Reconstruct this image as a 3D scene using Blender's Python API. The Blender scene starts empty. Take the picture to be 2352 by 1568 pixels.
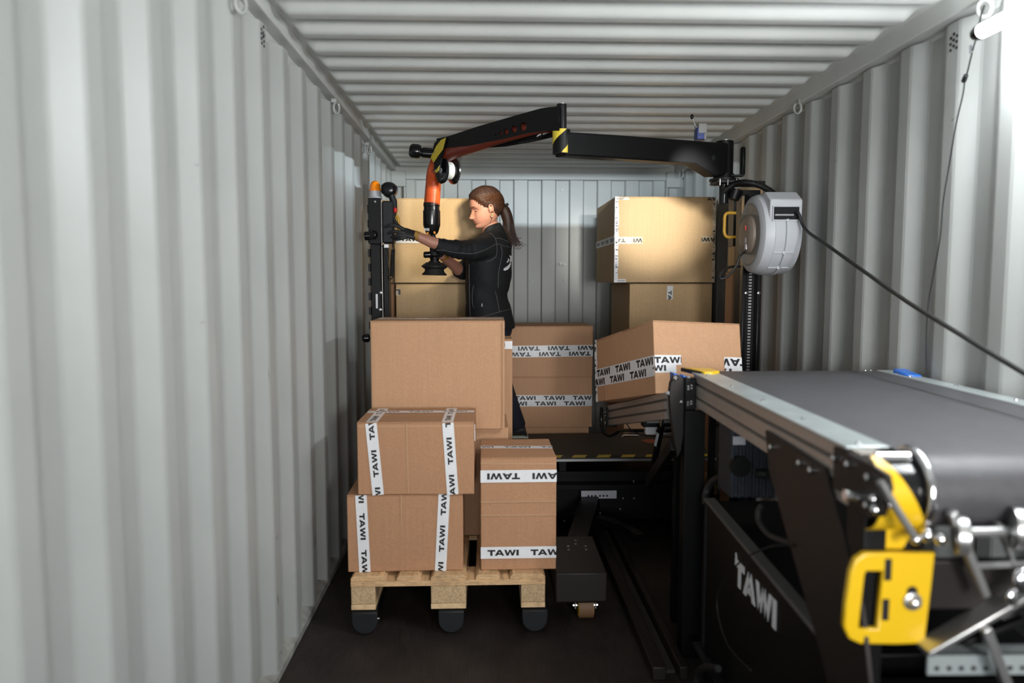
import bpy, bmesh, math, random
from mathutils import Vector, Matrix, Euler, noise

R = math.radians
V = Vector
random.seed(7)
scene = bpy.context.scene

# ------------------------------------------------------------------ camera
F_PX, PITCH, YAW, CAM_H = 1690.0, 4.70, -1.97, 1.45
cam_data = bpy.data.cameras.new('camera')
cam = bpy.data.objects.new('camera', cam_data)
scene.collection.objects.link(cam)
cam.location = (0, 0, CAM_H)
cam.rotation_euler = (R(90 - PITCH), 0, R(YAW))
cam_data.sensor_width = 36.0
cam_data.lens = F_PX / 2352 * 36.0
cam_data.clip_start = 0.02
cam_data.dof.use_dof = True
cam_data.dof.focus_distance = 3.9
cam_data.dof.aperture_fstop = 1.5
scene.camera = cam

# ------------------------------------------------------------------ light and exposure
world = bpy.data.worlds.new('hall_daylight')
scene.world = world
world.use_nodes = True
world.node_tree.nodes['Background'].inputs[0].default_value = (0.92, 0.96, 1.0, 1)
world.node_tree.nodes['Background'].inputs[1].default_value = 0.07
vs = scene.view_settings
vs.view_transform = 'Standard'
vs.look = 'None'
vs.exposure = -0.30
vs.gamma = 1.0
vs.use_curve_mapping = False
scene.display_settings.display_device = 'sRGB'


def lamp(name, kind, loc, target, power, color=(1, 1, 1), **kw):
    d = bpy.data.lights.new(name, kind)
    d.energy = power
    d.color = color
    for k, v in kw.items():
        setattr(d, k, v)
    o = bpy.data.objects.new(name, d)
    scene.collection.objects.link(o)
    o.location = loc
    o.rotation_euler = (V(target) - V(loc)).to_track_quat('-Z', 'Y').to_euler()
    return o


# soft studio lamp standing by the open container doors, right of the photographer
lamp('door_softbox', 'AREA', (1.0, -1.0, 1.55), (0.1, 4.5, 1.95), 25, (1.0, 0.97, 0.94), shape='RECTANGLE', size=0.35, size_y=0.45, spread=R(110))
# large pale hall light coming in through the open doors
lamp('door_hall_light', 'AREA', (0.35, -1.9, 1.25), (0.3, 3.2, 2.4), 34, (0.95, 0.985, 1.0), shape='RECTANGLE', size=1.9, size_y=0.7, spread=R(95))
# work lamps of the machine
lamp('machine_lamp_right', 'SPOT', (0.95, 3.05, 2.02), (1.11, 4.9, 1.88), 300, (1.0, 0.96, 0.88), spot_size=R(27), spot_blend=1.0, shadow_soft_size=0.03)
lamp('machine_lamp_left', 'SPOT', (0.12, 3.85, 2.12), (-0.28, 4.9, 1.86), 85, (1.0, 0.90, 0.68), spot_size=R(50), spot_blend=1.0, shadow_soft_size=0.05)


# ------------------------------------------------------------------ helpers
CAM_R = Euler(cam.rotation_euler).to_matrix()


def ray(px, py):
    return CAM_R @ V(((px - 1176) / F_PX, -(py - 784) / F_PX, -1.0))


def P(px, py, y):
    """where the sight line through a pixel meets the plane at depth y"""
    d = ray(px, py)
    t = y / d.y
    return V((d.x * t, y, CAM_H + d.z * t))


def PX(px, py, x):
    d = ray(px, py)
    t = x / d.x
    return V((x, d.y * t, CAM_H + d.z * t))


def PZ(px, py, z):
    d = ray(px, py)
    t = (z - CAM_H) / d.z
    return V((d.x * t, d.y * t, z))


class MB:
    """collects simple shapes into one mesh"""

    def __init__(self):
        self.v, self.f, self.mi, self.cur = [], [], [], 0

    def add(self, verts, faces, M=None):
        n = len(self.v)
        self.v += [(M @ V(p)) if M else V(p) for p in verts]
        self.f += [tuple(i + n for i in f) for f in faces]
        self.mi += [self.cur] * len(faces)
        return self

    def hexa(self, p):
        # p: bottom four counter-clockwise, top four
        return self.add(p, [(3, 2, 1, 0), (4, 5, 6, 7), (0, 1, 5, 4), (1, 2, 6, 5), (2, 3, 7, 6), (3, 0, 4, 7)])

    def box(self, a, b, M=None):
        x0, x1 = sorted((a[0], b[0])); y0, y1 = sorted((a[1], b[1])); z0, z1 = sorted((a[2], b[2]))
        return self.add([(x0, y0, z0), (x1, y0, z0), (x1, y1, z0), (x0, y1, z0), (x0, y0, z1), (x1, y0, z1), (x1, y1, z1), (x0, y1, z1)],
                        [(3, 2, 1, 0), (4, 5, 6, 7), (0, 1, 5, 4), (1, 2, 6, 5), (2, 3, 7, 6), (3, 0, 4, 7)], M)

    def cbox(self, c, s, M=None):
        c, s = V(c), V(s) / 2
        return self.box(c - s, c + s, M)

    def beam(self, a, b, w, h, up=(0, 0, 1)):
        a, b = V(a), V(b)
        d = (b - a).normalized()
        s = d.cross(V(up)).normalized()
        u = s.cross(d).normalized()
        s *= w / 2; u *= h / 2
        return self.hexa([a - s - u, a + s - u, b + s - u, b - s - u, a - s + u, a + s + u, b + s + u, b - s + u])

    def prism(self, pts, vec):
        pts = [V(p) for p in pts]
        n = len(pts)
        nrm = V((0, 0, 0))
        for i in range(n):
            nrm += (pts[i] - pts[0]).cross(pts[(i + 1) % n] - pts[0])
        vec = V(vec)
        if nrm.dot(vec) < 0:
            pts.reverse()
        faces = [tuple(reversed(range(n))), tuple(range(n, 2 * n))]
        faces += [(i, (i + 1) % n, (i + 1) % n + n, i + n) for i in range(n)]
        return self.add(pts + [p + vec for p in pts], faces)

    def rings(self, rings, cap=True, closed=False):
        n = len(rings[0])
        vs_, fs = [], []
        for r_ in rings:
            vs_ += r_
        m = len(rings)
        for i in range(m if closed else m - 1):
            a, b = i * n, ((i + 1) % m) * n
            for k in range(n):
                fs.append((a + k, a + (k + 1) % n, b + (k + 1) % n, b + k))
        if cap and not closed:
            fs.append(tuple(reversed(range(n))))
            fs.append(tuple(range((m - 1) * n, m * n)))
        return self.add(vs_, fs)

    def tube(self, pts, r, seg=10, cap=True, flat=None):
        pts = [V(p) for p in pts]
        n = len(pts)
        rr = r if isinstance(r, (list, tuple)) else [r] * n
        up = None
        rings = []
        for i in range(n):
            d = (pts[min(i + 1, n - 1)] - pts[max(i - 1, 0)]).normalized()
            if up is None:
                up = d.orthogonal().normalized()
            else:
                up = (up - d * up.dot(d)).normalized()
            s = d.cross(up)
            e = rr[i]
            ea, eb = e if isinstance(e, tuple) else (e, e)
            rings.append([pts[i] + up * ea * math.cos(2 * math.pi * k / seg) + s * eb * math.sin(2 * math.pi * k / seg) for k in range(seg)])
        return self.rings(rings, cap)

    def cyl(self, a, b, r, r2=None, seg=16):
        return self.tube([a, b], [r, r if r2 is None else r2], seg)

    def lathe(self, o, axis, prof, seg=24):
        o, axis = V(o), V(axis).normalized()
        u = axis.orthogonal().normalized(); w = axis.cross(u)
        rings = [[o + axis * t + (u * math.cos(2 * math.pi * k / seg) + w * math.sin(2 * math.pi * k / seg)) * max(r_, 1e-4) for k in range(seg)] for t, r_ in prof]
        return self.rings(rings)

    def ball(self, c, r, seg=12, sq=(1, 1, 1)):
        c = V(c)
        n = seg // 2
        rings = []
        for i in range(n + 1):
            t = math.pi * (0.02 + 0.96 * i / n)
            rings.append([c + V((r * sq[0] * math.sin(t) * math.cos(2 * math.pi * k / seg), r * sq[1] * math.sin(t) * math.sin(2 * math.pi * k / seg), -r * sq[2] * math.cos(t))) for k in range(seg)])
        return self.rings(rings)


def world_loc(o):
    p = V((0, 0, 0))
    while o is not None:
        p += o.location
        o = o.parent
    return p


def make_mesh(name, mb, mats, origin=V((0, 0, 0)), smooth=None):
    me = bpy.data.meshes.new(name)
    me.from_pydata([tuple(p - origin) for p in mb.v], [], mb.f)
    for m in (mats if isinstance(mats, (list, tuple)) else [mats]):
        me.materials.append(m)
    if any(mb.mi):
        me.polygons.foreach_set('material_index', mb.mi)
    me.update()
    if smooth is not None:
        me.polygons.foreach_set('use_smooth', [True] * len(me.polygons))
        if smooth < 180:
            me.set_sharp_from_angle(angle=R(smooth))
    return me


def obj(name, mb, mats, parent=None, smooth=None, bevel=0, bseg=2, label=None, kind=None, loc=None):
    """one mesh object; shape given in world metres, stored relative to its parents"""
    base = world_loc(parent) if parent else V((0, 0, 0))
    own = V(loc) if loc is not None else None
    if parent is None and own is None and mb.v:
        xs = [p.x for p in mb.v]; ys = [p.y for p in mb.v]; zs = [p.z for p in mb.v]
        own = V(((min(xs) + max(xs)) / 2, (min(ys) + max(ys)) / 2, min(zs)))
    own = own if own is not None else base
    o = bpy.data.objects.new(name, make_mesh(name, mb, mats, own, smooth))
    scene.collection.objects.link(o)
    o.location = own - base
    o.parent = parent
    if bevel:
        m = o.modifiers.new('bevel', 'BEVEL')
        m.width = bevel; m.segments = bseg; m.limit_method = 'ANGLE'; m.angle_limit = R(35)
        m.harden_normals = False
        o.data.polygons.foreach_set('use_smooth', [True] * len(o.data.polygons))
        if smooth is None:
            o.data.set_sharp_from_angle(angle=R(30))
    if label: o['label'] = label
    if kind: o['kind'] = kind
    return o


def thing(name, label, cat, loc, group=None):
    o = bpy.data.objects.new(name, None)
    scene.collection.objects.link(o)
    o.empty_display_size = 0.05
    o.location = loc
    o['label'] = label; o['category'] = cat
    if group: o['group'] = group
    return o


def tag(o, label, cat, group=None):
    o['label'] = label; o['category'] = cat
    if group: o['group'] = group
    return o


def struct(name, mb, mats, smooth=None, **k):
    return obj(name, mb, mats, None, smooth, kind='structure', **k)


def plate(name, outline, holes, thick, M, mat, parent, bevel=0, label=None, rnd=None):
    """flat plate with round or polygon holes, outline in its own plane, placed by matrix M (world)"""
    cu = bpy.data.curves.new(name, 'CURVE')
    cu.dimensions = '2D'; cu.fill_mode = 'BOTH'; cu.extrude = thick / 2

    def spl(pts):
        s = cu.splines.new('POLY')
        s.points.add(len(pts) - 1)
        for i, p in enumerate(pts):
            s.points[i].co = (p[0], p[1], 0, 1)
        s.use_cyclic_u = True
    spl(outline)
    for h in holes:
        if len(h) == 3 and not isinstance(h[0], (tuple, list)):
            spl([(h[0] + h[2] * math.cos(2 * math.pi * k / 20), h[1] + h[2] * math.sin(2 * math.pi * k / 20)) for k in range(20)])
        else:
            spl(h)
    tmp = bpy.data.objects.new('tmp', cu)
    me = bpy.data.meshes.new_from_object(tmp)
    bpy.data.objects.remove(tmp); bpy.data.curves.remove(cu)
    me.name = name
    base = world_loc(parent) if parent else V((0, 0, 0))
    me.transform(Matrix.Translation(-base) @ M)
    me.materials.clear(); me.materials.append(mat)
    o = bpy.data.objects.new(name, me)
    scene.collection.objects.link(o)
    o.parent = parent
    if label: o['label'] = label
    return o


def frame3(o, x, y):
    """matrix from an origin and two in-plane directions"""
    x = V(x).normalized(); z = x.cross(V(y)).normalized(); y = z.cross(x)
    M = Matrix((x, y, z)).transposed().to_4x4()
    M.translation = V(o)
    return M


def rrect(x0, y0, x1, y1, r, n=5):
    pts = []
    for cx, cy, a0 in ((x1 - r, y1 - r, 0), (x0 + r, y1 - r, 90), (x0 + r, y0 + r, 180), (x1 - r, y0 + r, 270)):
        for k in range(n + 1):
            a = R(a0 + 90 * k / n)
            pts.append((cx + r * math.cos(a), cy + r * math.sin(a)))
    return pts


def smooth_path(pts, n=8):
    pts = [V(p) for p in pts]
    out = []
    for i in range(len(pts) - 1):
        p0 = pts[max(i - 1, 0)]; p1 = pts[i]; p2 = pts[i + 1]; p3 = pts[min(i + 2, len(pts) - 1)]
        for k in range(n):
            t = k / n
            out.append(0.5 * ((2 * p1) + (p2 - p0) * t + (2 * p0 - 5 * p1 + 4 * p2 - p3) * t * t + (3 * p1 - p0 - 3 * p2 + p3) * t ** 3))
    out.append(pts[-1])
    return out


def dup(root, offset):
    r = root.copy(); scene.collection.objects.link(r)
    r.location = root.location + V(offset)
    for ch in list(root.children):
        c = ch.copy(); scene.collection.objects.link(c); c.parent = r
        for g in list(ch.children):
            d = g.copy(); scene.collection.objects.link(d); d.parent = c
    return r


# ------------------------------------------------------------------ materials
def mat(name, color, rough=0.5, metal=0.0, noise_amt=0.0, noise_scale=20.0, bump=0.0, bump_scale=60.0, stretch=(1, 1, 1), spec=None, emit=None, coat=0, extra=None):
    m = bpy.data.materials.new(name)
    m.use_nodes = True
    nt = m.node_tree
    b = nt.nodes['Principled BSDF']
    b.inputs['Base Color'].default_value = (*color, 1)
    b.inputs['Roughness'].default_value = rough
    b.inputs['Metallic'].default_value = metal
    if spec is not None: b.inputs['Specular IOR Level'].default_value = spec
    if coat: b.inputs['Coat Weight'].default_value = coat
    if emit:
        b.inputs['Emission Color'].default_value = (*emit[0], 1)
        b.inputs['Emission Strength'].default_value = emit[1]
    if noise_amt or bump or extra:
        tc = nt.nodes.new('ShaderNodeNewGeometry')
        mp = nt.nodes.new('ShaderNodeMapping')
        mp.inputs['Scale'].default_value = stretch
        nt.links.new(tc.outputs['Position'], mp.inputs['Vector'])
        col_out = None
        if noise_amt:
            nz = nt.nodes.new('ShaderNodeTexNoise')
            nz.inputs['Scale'].default_value = noise_scale
            nz.inputs['Detail'].default_value = 5
            nt.links.new(mp.outputs[0], nz.inputs['Vector'])
            mx = nt.nodes.new('ShaderNodeMix'); mx.data_type = 'RGBA'
            lo = tuple(c * (1 - noise_amt) for c in color); hi = tuple(min(1, c * (1 + noise_amt)) for c in color)
            mx.inputs[6].default_value = (*lo, 1); mx.inputs[7].default_value = (*hi, 1)
            cr = nt.nodes.new('ShaderNodeMapRange')
            cr.inputs[1].default_value = 0.3; cr.inputs[2].default_value = 0.7
            nt.links.new(nz.outputs['Fac'], cr.inputs[0])
            nt.links.new(cr.outputs[0], mx.inputs[0])
            nt.links.new(mx.outputs[2], b.inputs['Base Color'])
            col_out = mx.outputs[2]
        if bump:
            nb = nt.nodes.new('ShaderNodeTexNoise')
            nb.inputs['Scale'].default_value = bump_scale
            nb.inputs['Detail'].default_value = 3
            nt.links.new(mp.outputs[0], nb.inputs['Vector'])
            bp = nt.nodes.new('ShaderNodeBump')
            bp.inputs['Strength'].default_value = bump
            bp.inputs['Distance'].default_value = 0.002
            nt.links.new(nb.outputs['Fac'], bp.inputs['Height'])
            nt.links.new(bp.outputs[0], b.inputs['Normal'])
        if extra:
            extra(nt, b, mp, col_out)
    return m


def streaks(nt, b, mp, col):
    """dark rubbed marks and grime patches that belong to the paint"""
    pos = mp.inputs['Vector'].links[0].from_socket
    m2 = nt.nodes.new('ShaderNodeMapping'); m2.inputs['Scale'].default_value = (2.0, 7.0, 1.6)
    nt.links.new(pos, m2.inputs['Vector'])
    n1 = nt.nodes.new('ShaderNodeTexNoise'); n1.inputs['Scale'].default_value = 4.0; n1.inputs['Detail'].default_value = 9; n1.inputs['Roughness'].default_value = 0.72
    nt.links.new(m2.outputs[0], n1.inputs['Vector'])
    r1 = nt.nodes.new('ShaderNodeMapRange'); r1.inputs[1].default_value = 0.66; r1.inputs[2].default_value = 0.80; r1.inputs[4].default_value = 0.35
    nt.links.new(n1.outputs['Fac'], r1.inputs[0])
    mx = nt.nodes.new('ShaderNodeMix'); mx.data_type = 'RGBA'
    mx.inputs[7].default_value = (0.16, 0.155, 0.15, 1)
    nt.links.new(r1.outputs[0], mx.inputs[0]); nt.links.new(col, mx.inputs[6])
    nt.links.new(mx.outputs[2], b.inputs['Base Color'])


def carton_grain(nt, b, mp, col):
    """faint vertical fluting and fibre flecks of corrugated board"""
    pos = mp.inputs['Vector'].links[0].from_socket
    m2 = nt.nodes.new('ShaderNodeMapping'); m2.inputs['Scale'].default_value = (90, 90, 3)
    nt.links.new(pos, m2.inputs['Vector'])
    n1 = nt.nodes.new('ShaderNodeTexNoise'); n1.inputs['Scale'].default_value = 1.0; n1.inputs['Detail'].default_value = 4
    nt.links.new(m2.outputs[0], n1.inputs['Vector'])
    r1 = nt.nodes.new('ShaderNodeMapRange'); r1.inputs[1].default_value = 0.3; r1.inputs[2].default_value = 0.7; r1.inputs[3].default_value = 0.965; r1.inputs[4].default_value = 1.03
    nt.links.new(n1.outputs['Fac'], r1.inputs[0])
    mx = nt.nodes.new('ShaderNodeVectorMath'); mx.operation = 'SCALE'
    nt.links.new(col, mx.inputs[0]); nt.links.new(r1.outputs[0], mx.inputs['Scale'])
    nt.links.new(mx.outputs[0], b.inputs['Base Color'])


def wood_grain(nt, b, mp, col):
    pos = mp.inputs['Vector'].links[0].from_socket
    m2 = nt.nodes.new('ShaderNodeMapping'); m2.inputs['Scale'].default_value = (6, 1.5, 40)
    nt.links.new(pos, m2.inputs['Vector'])
    w = nt.nodes.new('ShaderNodeTexNoise'); w.inputs['Scale'].default_value = 4; w.inputs['Detail'].default_value = 6; w.inputs['Distortion'].default_value = 1.5
    nt.links.new(m2.outputs[0], w.inputs['Vector'])
    r = nt.nodes.new('ShaderNodeMapRange'); r.inputs[1].default_value = 0.35; r.inputs[2].default_value = 0.7; r.inputs[3].default_value = 1.12; r.inputs[4].default_value = 0.62
    nt.links.new(w.outputs['Fac'], r.inputs[0])
    mx = nt.nodes.new('ShaderNodeVectorMath'); mx.operation = 'SCALE'
    nt.links.new(col, mx.inputs[0]); nt.links.new(r.outputs[0], mx.inputs['Scale'])
    nt.links.new(mx.outputs[0], b.inputs['Base Color'])


def belt_weave(nt, b, mp, col):
    pos = mp.inputs['Vector'].links[0].from_socket
    m2 = nt.nodes.new('ShaderNodeMapping'); m2.inputs['Scale'].default_value = (1, 1, 1)
    nt.links.new(pos, m2.inputs['Vector'])
    w = nt.nodes.new('ShaderNodeTexVoronoi'); w.inputs['Scale'].default_value = 260
    nt.links.new(m2.outputs[0], w.inputs['Vector'])
    bp = nt.nodes.new('ShaderNodeBump'); bp.inputs['Strength'].default_value = 0.6; bp.inputs['Distance'].default_value = 0.001
    nt.links.new(w.outputs['Distance'], bp.inputs['Height'])
    nt.links.new(bp.outputs[0], b.inputs['Normal'])


def floor_ply(nt, b, mp, col):
    pos = mp.inputs['Vector'].links[0].from_socket
    m2 = nt.nodes.new('ShaderNodeMapping'); m2.inputs['Scale'].default_value = (45, 2.2, 1)
    nt.links.new(pos, m2.inputs['Vector'])
    n1 = nt.nodes.new('ShaderNodeTexNoise'); n1.inputs['Scale'].default_value = 3.5; n1.inputs['Detail'].default_value = 8
    nt.links.new(m2.outputs[0], n1.inputs['Vector'])
    r1 = nt.nodes.new('ShaderNodeMapRange'); r1.inputs[1].default_value = 0.35; r1.inputs[2].default_value = 0.72; r1.inputs[3].default_value = 0.55; r1.inputs[4].default_value = 1.7
    nt.links.new(n1.outputs['Fac'], r1.inputs[0])
    mx = nt.nodes.new('ShaderNodeVectorMath'); mx.operation = 'SCALE'
    nt.links.new(col, mx.inputs[0]); nt.links.new(r1.outputs[0], mx.inputs['Scale'])
    nt.links.new(mx.outputs[0], b.inputs['Base Color'])


def hair_strand(nt, b, mp, col):
    pass


M = {}
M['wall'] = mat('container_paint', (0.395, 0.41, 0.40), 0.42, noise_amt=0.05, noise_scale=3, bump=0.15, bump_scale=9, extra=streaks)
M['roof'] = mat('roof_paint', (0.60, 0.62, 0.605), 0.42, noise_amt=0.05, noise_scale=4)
M['sill'] = mat('dirty_sill_paint', (0.30, 0.30, 0.28), 0.6, noise_amt=0.45, noise_scale=14, bump=0.5, bump_scale=40)
M['floor'] = mat('floor_plywood', (0.014, 0.0095, 0.008), 0.6, noise_amt=0.4, noise_scale=6, bump=0.5, bump_scale=50, extra=floor_ply)
M['hole'] = mat('vent_dark', (0.01, 0.01, 0.012), 0.9)
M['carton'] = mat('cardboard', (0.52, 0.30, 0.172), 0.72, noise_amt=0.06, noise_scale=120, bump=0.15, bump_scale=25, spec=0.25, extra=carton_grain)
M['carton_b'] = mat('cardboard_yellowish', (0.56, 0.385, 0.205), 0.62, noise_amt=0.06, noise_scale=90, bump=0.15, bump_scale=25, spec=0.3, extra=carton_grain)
M['carton_dark'] = mat('cardboard_darker', (0.42, 0.225, 0.125), 0.72, noise_amt=0.07, noise_scale=110, bump=0.15, bump_scale=25, spec=0.25, extra=carton_grain)  # darker, browner board tone for the lower front boxes
M['carton_edge'] = mat('cardboard_worn_edge', (0.60, 0.40, 0.25), 0.8, noise_amt=0.1, noise_scale=60)
M['crease'] = mat('cardboard_crease', (0.46, 0.27, 0.15), 0.75)
M['tape'] = mat('white_tape', (0.78, 0.78, 0.80), 0.32, noise_amt=0.03, noise_scale=30, bump=0.5, bump_scale=30)
M['ink'] = mat('black_ink', (0.014, 0.013, 0.014), 0.4)
M['clear_tape'] = mat('pale_tape', (0.60, 0.50, 0.36), 0.25, noise_amt=0.2, noise_scale=60, bump=0.8, bump_scale=60)
M['pine'] = mat('pallet_pine', (0.66, 0.42, 0.22), 0.65, noise_amt=0.12, noise_scale=8, extra=wood_grain)
M['pine_end'] = mat('pallet_pine_end', (0.66, 0.46, 0.26), 0.7, noise_amt=0.2, noise_scale=35)
M['chip'] = mat('pressed_chip_block', (0.50, 0.35, 0.20), 0.8, noise_amt=0.28, noise_scale=150, bump=0.6, bump_scale=150)
M['black'] = mat('black_powder_coat', (0.0045, 0.0045, 0.005), 0.42, spec=0.22, bump=0.08, bump_scale=400)
M['black_gloss'] = mat('black_gloss_plastic', (0.006, 0.006, 0.007), 0.18)
M['rubber'] = mat('black_rubber', (0.014, 0.014, 0.014), 0.55)
M['charcoal'] = mat('charcoal_plastic', (0.012, 0.013, 0.015), 0.5, spec=0.3)
M['brown_black'] = mat('dark_brown_steel', (0.012, 0.0085, 0.0075), 0.48, spec=0.35)
M['belt'] = mat('conveyor_belt', (0.060, 0.058, 0.064), 0.50, noise_amt=0.12, noise_scale=25, extra=belt_weave)
M['deck'] = mat('ribbed_rubber_deck', (0.030, 0.025, 0.021), 0.65, noise_amt=0.2, noise_scale=80, bump=0.9, bump_scale=90)
M['alu'] = mat('anodised_aluminium', (0.50, 0.455, 0.42), 0.42, metal=0.55, noise_amt=0.04, noise_scale=60)
M['groove'] = mat('aluminium_groove', (0.12, 0.115, 0.11), 0.5, metal=0.3)
M['zinc'] = mat('galvanised_strip', (0.60, 0.66, 0.67), 0.33, metal=0.6, noise_amt=0.12, noise_scale=9)
M['chrome'] = mat('bright_steel', (0.78, 0.78, 0.80), 0.16, metal=1.0)
M['steel'] = mat('brushed_steel', (0.52, 0.52, 0.52), 0.32, metal=0.9)
M['yellow'] = mat('yellow_paint', (0.74, 0.46, 0.012), 0.30, coat=0.3)
M['yellow_tape'] = mat('yellow_hazard_tape', (0.72, 0.55, 0.05), 0.42, noise_amt=0.06, noise_scale=50)
M['ochre'] = mat('ochre_handle', (0.60, 0.33, 0.03), 0.4)
M['blue'] = mat('blue_plastic', (0.02, 0.14, 0.55), 0.32)
M['navy'] = mat('navy_blue_paint', (0.02, 0.045, 0.22), 0.4)
M['bluegrey'] = mat('blue_grey_box', (0.016, 0.022, 0.034), 0.4, noise_amt=0.3, noise_scale=50)
M['label'] = mat('pale_label', (0.60, 0.60, 0.66), 0.5)
M['white'] = mat('white_print', (0.82, 0.82, 0.86), 0.5)
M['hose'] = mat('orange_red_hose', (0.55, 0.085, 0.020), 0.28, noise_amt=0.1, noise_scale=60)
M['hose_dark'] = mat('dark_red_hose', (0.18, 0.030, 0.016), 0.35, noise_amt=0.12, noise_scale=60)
M['reel'] = mat('grey_reel_plastic', (0.56, 0.58, 0.62), 0.42)
M['reel_side'] = mat('grey_reel_side', (0.27, 0.27, 0.26), 0.5)
M['red'] = mat('red_button', (0.75, 0.02, 0.015), 0.3)
M['amber'] = mat('amber_lens', (0.95, 0.25, 0.005), 0.15, coat=0.5)
M['grey_plastic'] = mat('pale_grey_plastic', (0.42, 0.42, 0.44), 0.45)
M['led'] = mat('lit_tube', (1, 1, 1), 0.4, emit=((0.95, 0.98, 1.0), 160.0))
M['skin'] = mat('skin', (0.46, 0.215, 0.150), 0.48, noise_amt=0.05, noise_scale=25)
M['lip'] = mat('lips', (0.33, 0.10, 0.085), 0.4)
M['hair'] = mat('auburn_hair', (0.034, 0.014, 0.008), 0.55, noise_amt=0.35, noise_scale=60, stretch=(1, 1, 0.35))
M['hair_light'] = mat('auburn_hair_light', (0.062, 0.024, 0.011), 0.42, noise_amt=0.3, noise_scale=60)
M['brow'] = mat('brow_hair', (0.09, 0.04, 0.022), 0.6)
M['eye_white'] = mat('eye_white', (0.65, 0.62, 0.60), 0.2)
M['iris'] = mat('iris', (0.05, 0.05, 0.045), 0.15)
M['jacket'] = mat('black_fleece', (0.011, 0.012, 0.014), 0.75, noise_amt=0.15, noise_scale=200, bump=0.3, bump_scale=45, spec=0.3)
M['seam'] = mat('grey_seam_thread', (0.11, 0.10, 0.105), 0.7)
M['jeans'] = mat('dark_navy_denim', (0.008, 0.010, 0.022), 0.8)
M['glove'] = mat('black_glove', (0.014, 0.014, 0.015), 0.6)
M['cuff'] = mat('tan_glove_cuff', (0.36, 0.19, 0.035), 0.7, bump=0.5, bump_scale=200)
M['gold'] = mat('gold_earring', (0.8, 0.55, 0.25), 0.2, metal=1)
M['orange'] = mat('orange_plastic', (0.85, 0.33, 0.02), 0.4)
M['rust'] = mat('orange_paint_spot', (0.30, 0.07, 0.03), 0.7)
M['tread'] = mat('worn_brown_tread', (0.16, 0.085, 0.04), 0.6)
M['sole'] = mat('pale_sole', (0.55, 0.6, 0.5), 0.6)

# ------------------------------------------------------------------ heavy wide lettering, built from convex pieces of unit height
def glyph(ch):
    if ch == 'T': return 1.30, [[(0, .72), (1.30, .72), (1.30, 1), (0, 1)], [(.46, 0), (.84, 0), (.84, .72), (.46, .72)]]
    if ch == 'A': return 1.62, [[(0, 0), (.42, 0), (.97, 1), (.62, 1)], [(1.20, 0), (1.62, 0), (1.0, 1), (.65, 1)], [(.45, .18), (1.17, .18), (1.05, .42), (.57, .42)]]
    if ch == 'W': return 1.95, [[(0, 1), (.37, 1), (.72, 0), (.38, 0)], [(.38, 0), (.72, 0), (1.12, 1), (.85, 1)], [(.85, 1), (1.12, 1), (1.55, 0), (1.22, 0)], [(1.22, 0), (1.55, 0), (1.95, 1), (1.58, 1)]]
    if ch == 'I': return .40, [[(0, 0), (.40, 0), (.40, 1), (0, 1)]]
    return .5, []


GAP = {'TA': -.10, 'AW': -.02, 'WI': .08}


def word_polys(word, h, xs=1.0):
    x, out = 0, []
    for i, ch in enumerate(word):
        w, ps = glyph(ch)
        out += [[((p[0] + x) * h * xs, p[1] * h) for p in poly] for poly in ps]
        x += w + GAP.get(word[i:i + 2], .08)
    return x * h * xs, out


def clip(poly, x0, x1, y0, y1):
    for ax, lim, sgn in ((0, x0, 1), (0, x1, -1), (1, y0, 1), (1, y1, -1)):
        out = []
        for i, p in enumerate(poly):
            q = poly[(i + 1) % len(poly)]
            a, b = (p[ax] - lim) * sgn, (q[ax] - lim) * sgn
            if a >= 0: out.append(p)
            if (a >= 0) != (b >= 0):
                t = a / (a - b)
                out.append((p[0] + (q[0] - p[0]) * t, p[1] + (q[1] - p[1]) * t))
        poly = out
        if len(poly) < 3: return []
    return poly


def tape(parent, org, along, nrm, length, width, text='up', phase=0.0, h=0.5, rows=1, base='tape', pitch=None, xs=1.0, lift=0.0004):
    """printed strip glued on a face: org = middle of its start, along = direction, nrm = out of the face (all in the parent's axes)"""
    along = V(along).normalized(); nrm = V(nrm).normalized()
    side = nrm.cross(along)
    org = V(org) + nrm * lift
    mb = MB()
    W2 = width / 2
    mb.prism([org - side * W2, org + along * length - side * W2, org + along * length + side * W2, org + side * W2], nrm * 0.0005)
    t = _local('tape', mb, M[base], parent)
    hh = h * width / rows
    wl, polys = word_polys('TAWI', hh, xs)
    step = pitch or wl + hh * 1.9
    up = nrm * 0.0007
    for r_ in range(rows):
        cy = (-0.5 + (r_ + 0.5) / rows) * width
        off = phase + (r_ * step * 0.30)
        k0 = -math.ceil((off + step) / step)
        for k in range(k0, int(length / step) + 2):
            lm = MB()
            for poly in polys:
                q = [(p[0] + off + k * step, p[1] - hh / 2 + cy) for p in poly]
                if text == 'down':
                    q = [(length - p[0], -p[1]) for p in q]
                q = clip(q, 0, length, -W2, W2)
                if q:
                    lm.prism([org + along * p[0] + side * p[1] + up for p in q], nrm * 0.0003)
            if lm.v:
                _local('lettering', lm, M['ink'], t)
    return t


def _local(name, mb, mats, parent, smooth=None, bevel=0, label=None, bseg=2):
    """mesh given in the parent's own axes"""
    o = bpy.data.objects.new(name, make_mesh(name, mb, mats, V((0, 0, 0)), smooth))
    scene.collection.objects.link(o)
    o.parent = parent
    if bevel:
        m = o.modifiers.new('bevel', 'BEVEL'); m.width = bevel; m.segments = bseg; m.limit_method = 'ANGLE'; m.angle_limit = R(35)
        o.data.polygons.foreach_set('use_smooth', [True] * len(o.data.polygons))
        o.data.set_sharp_from_angle(angle=R(30))
    if label: o['label'] = label
    return o

# ------------------------------------------------------------------ container shell
XL, XR, YB, Y0, ROOF = -0.76, 1.59, 6.20, -0.45, 2.405


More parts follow.
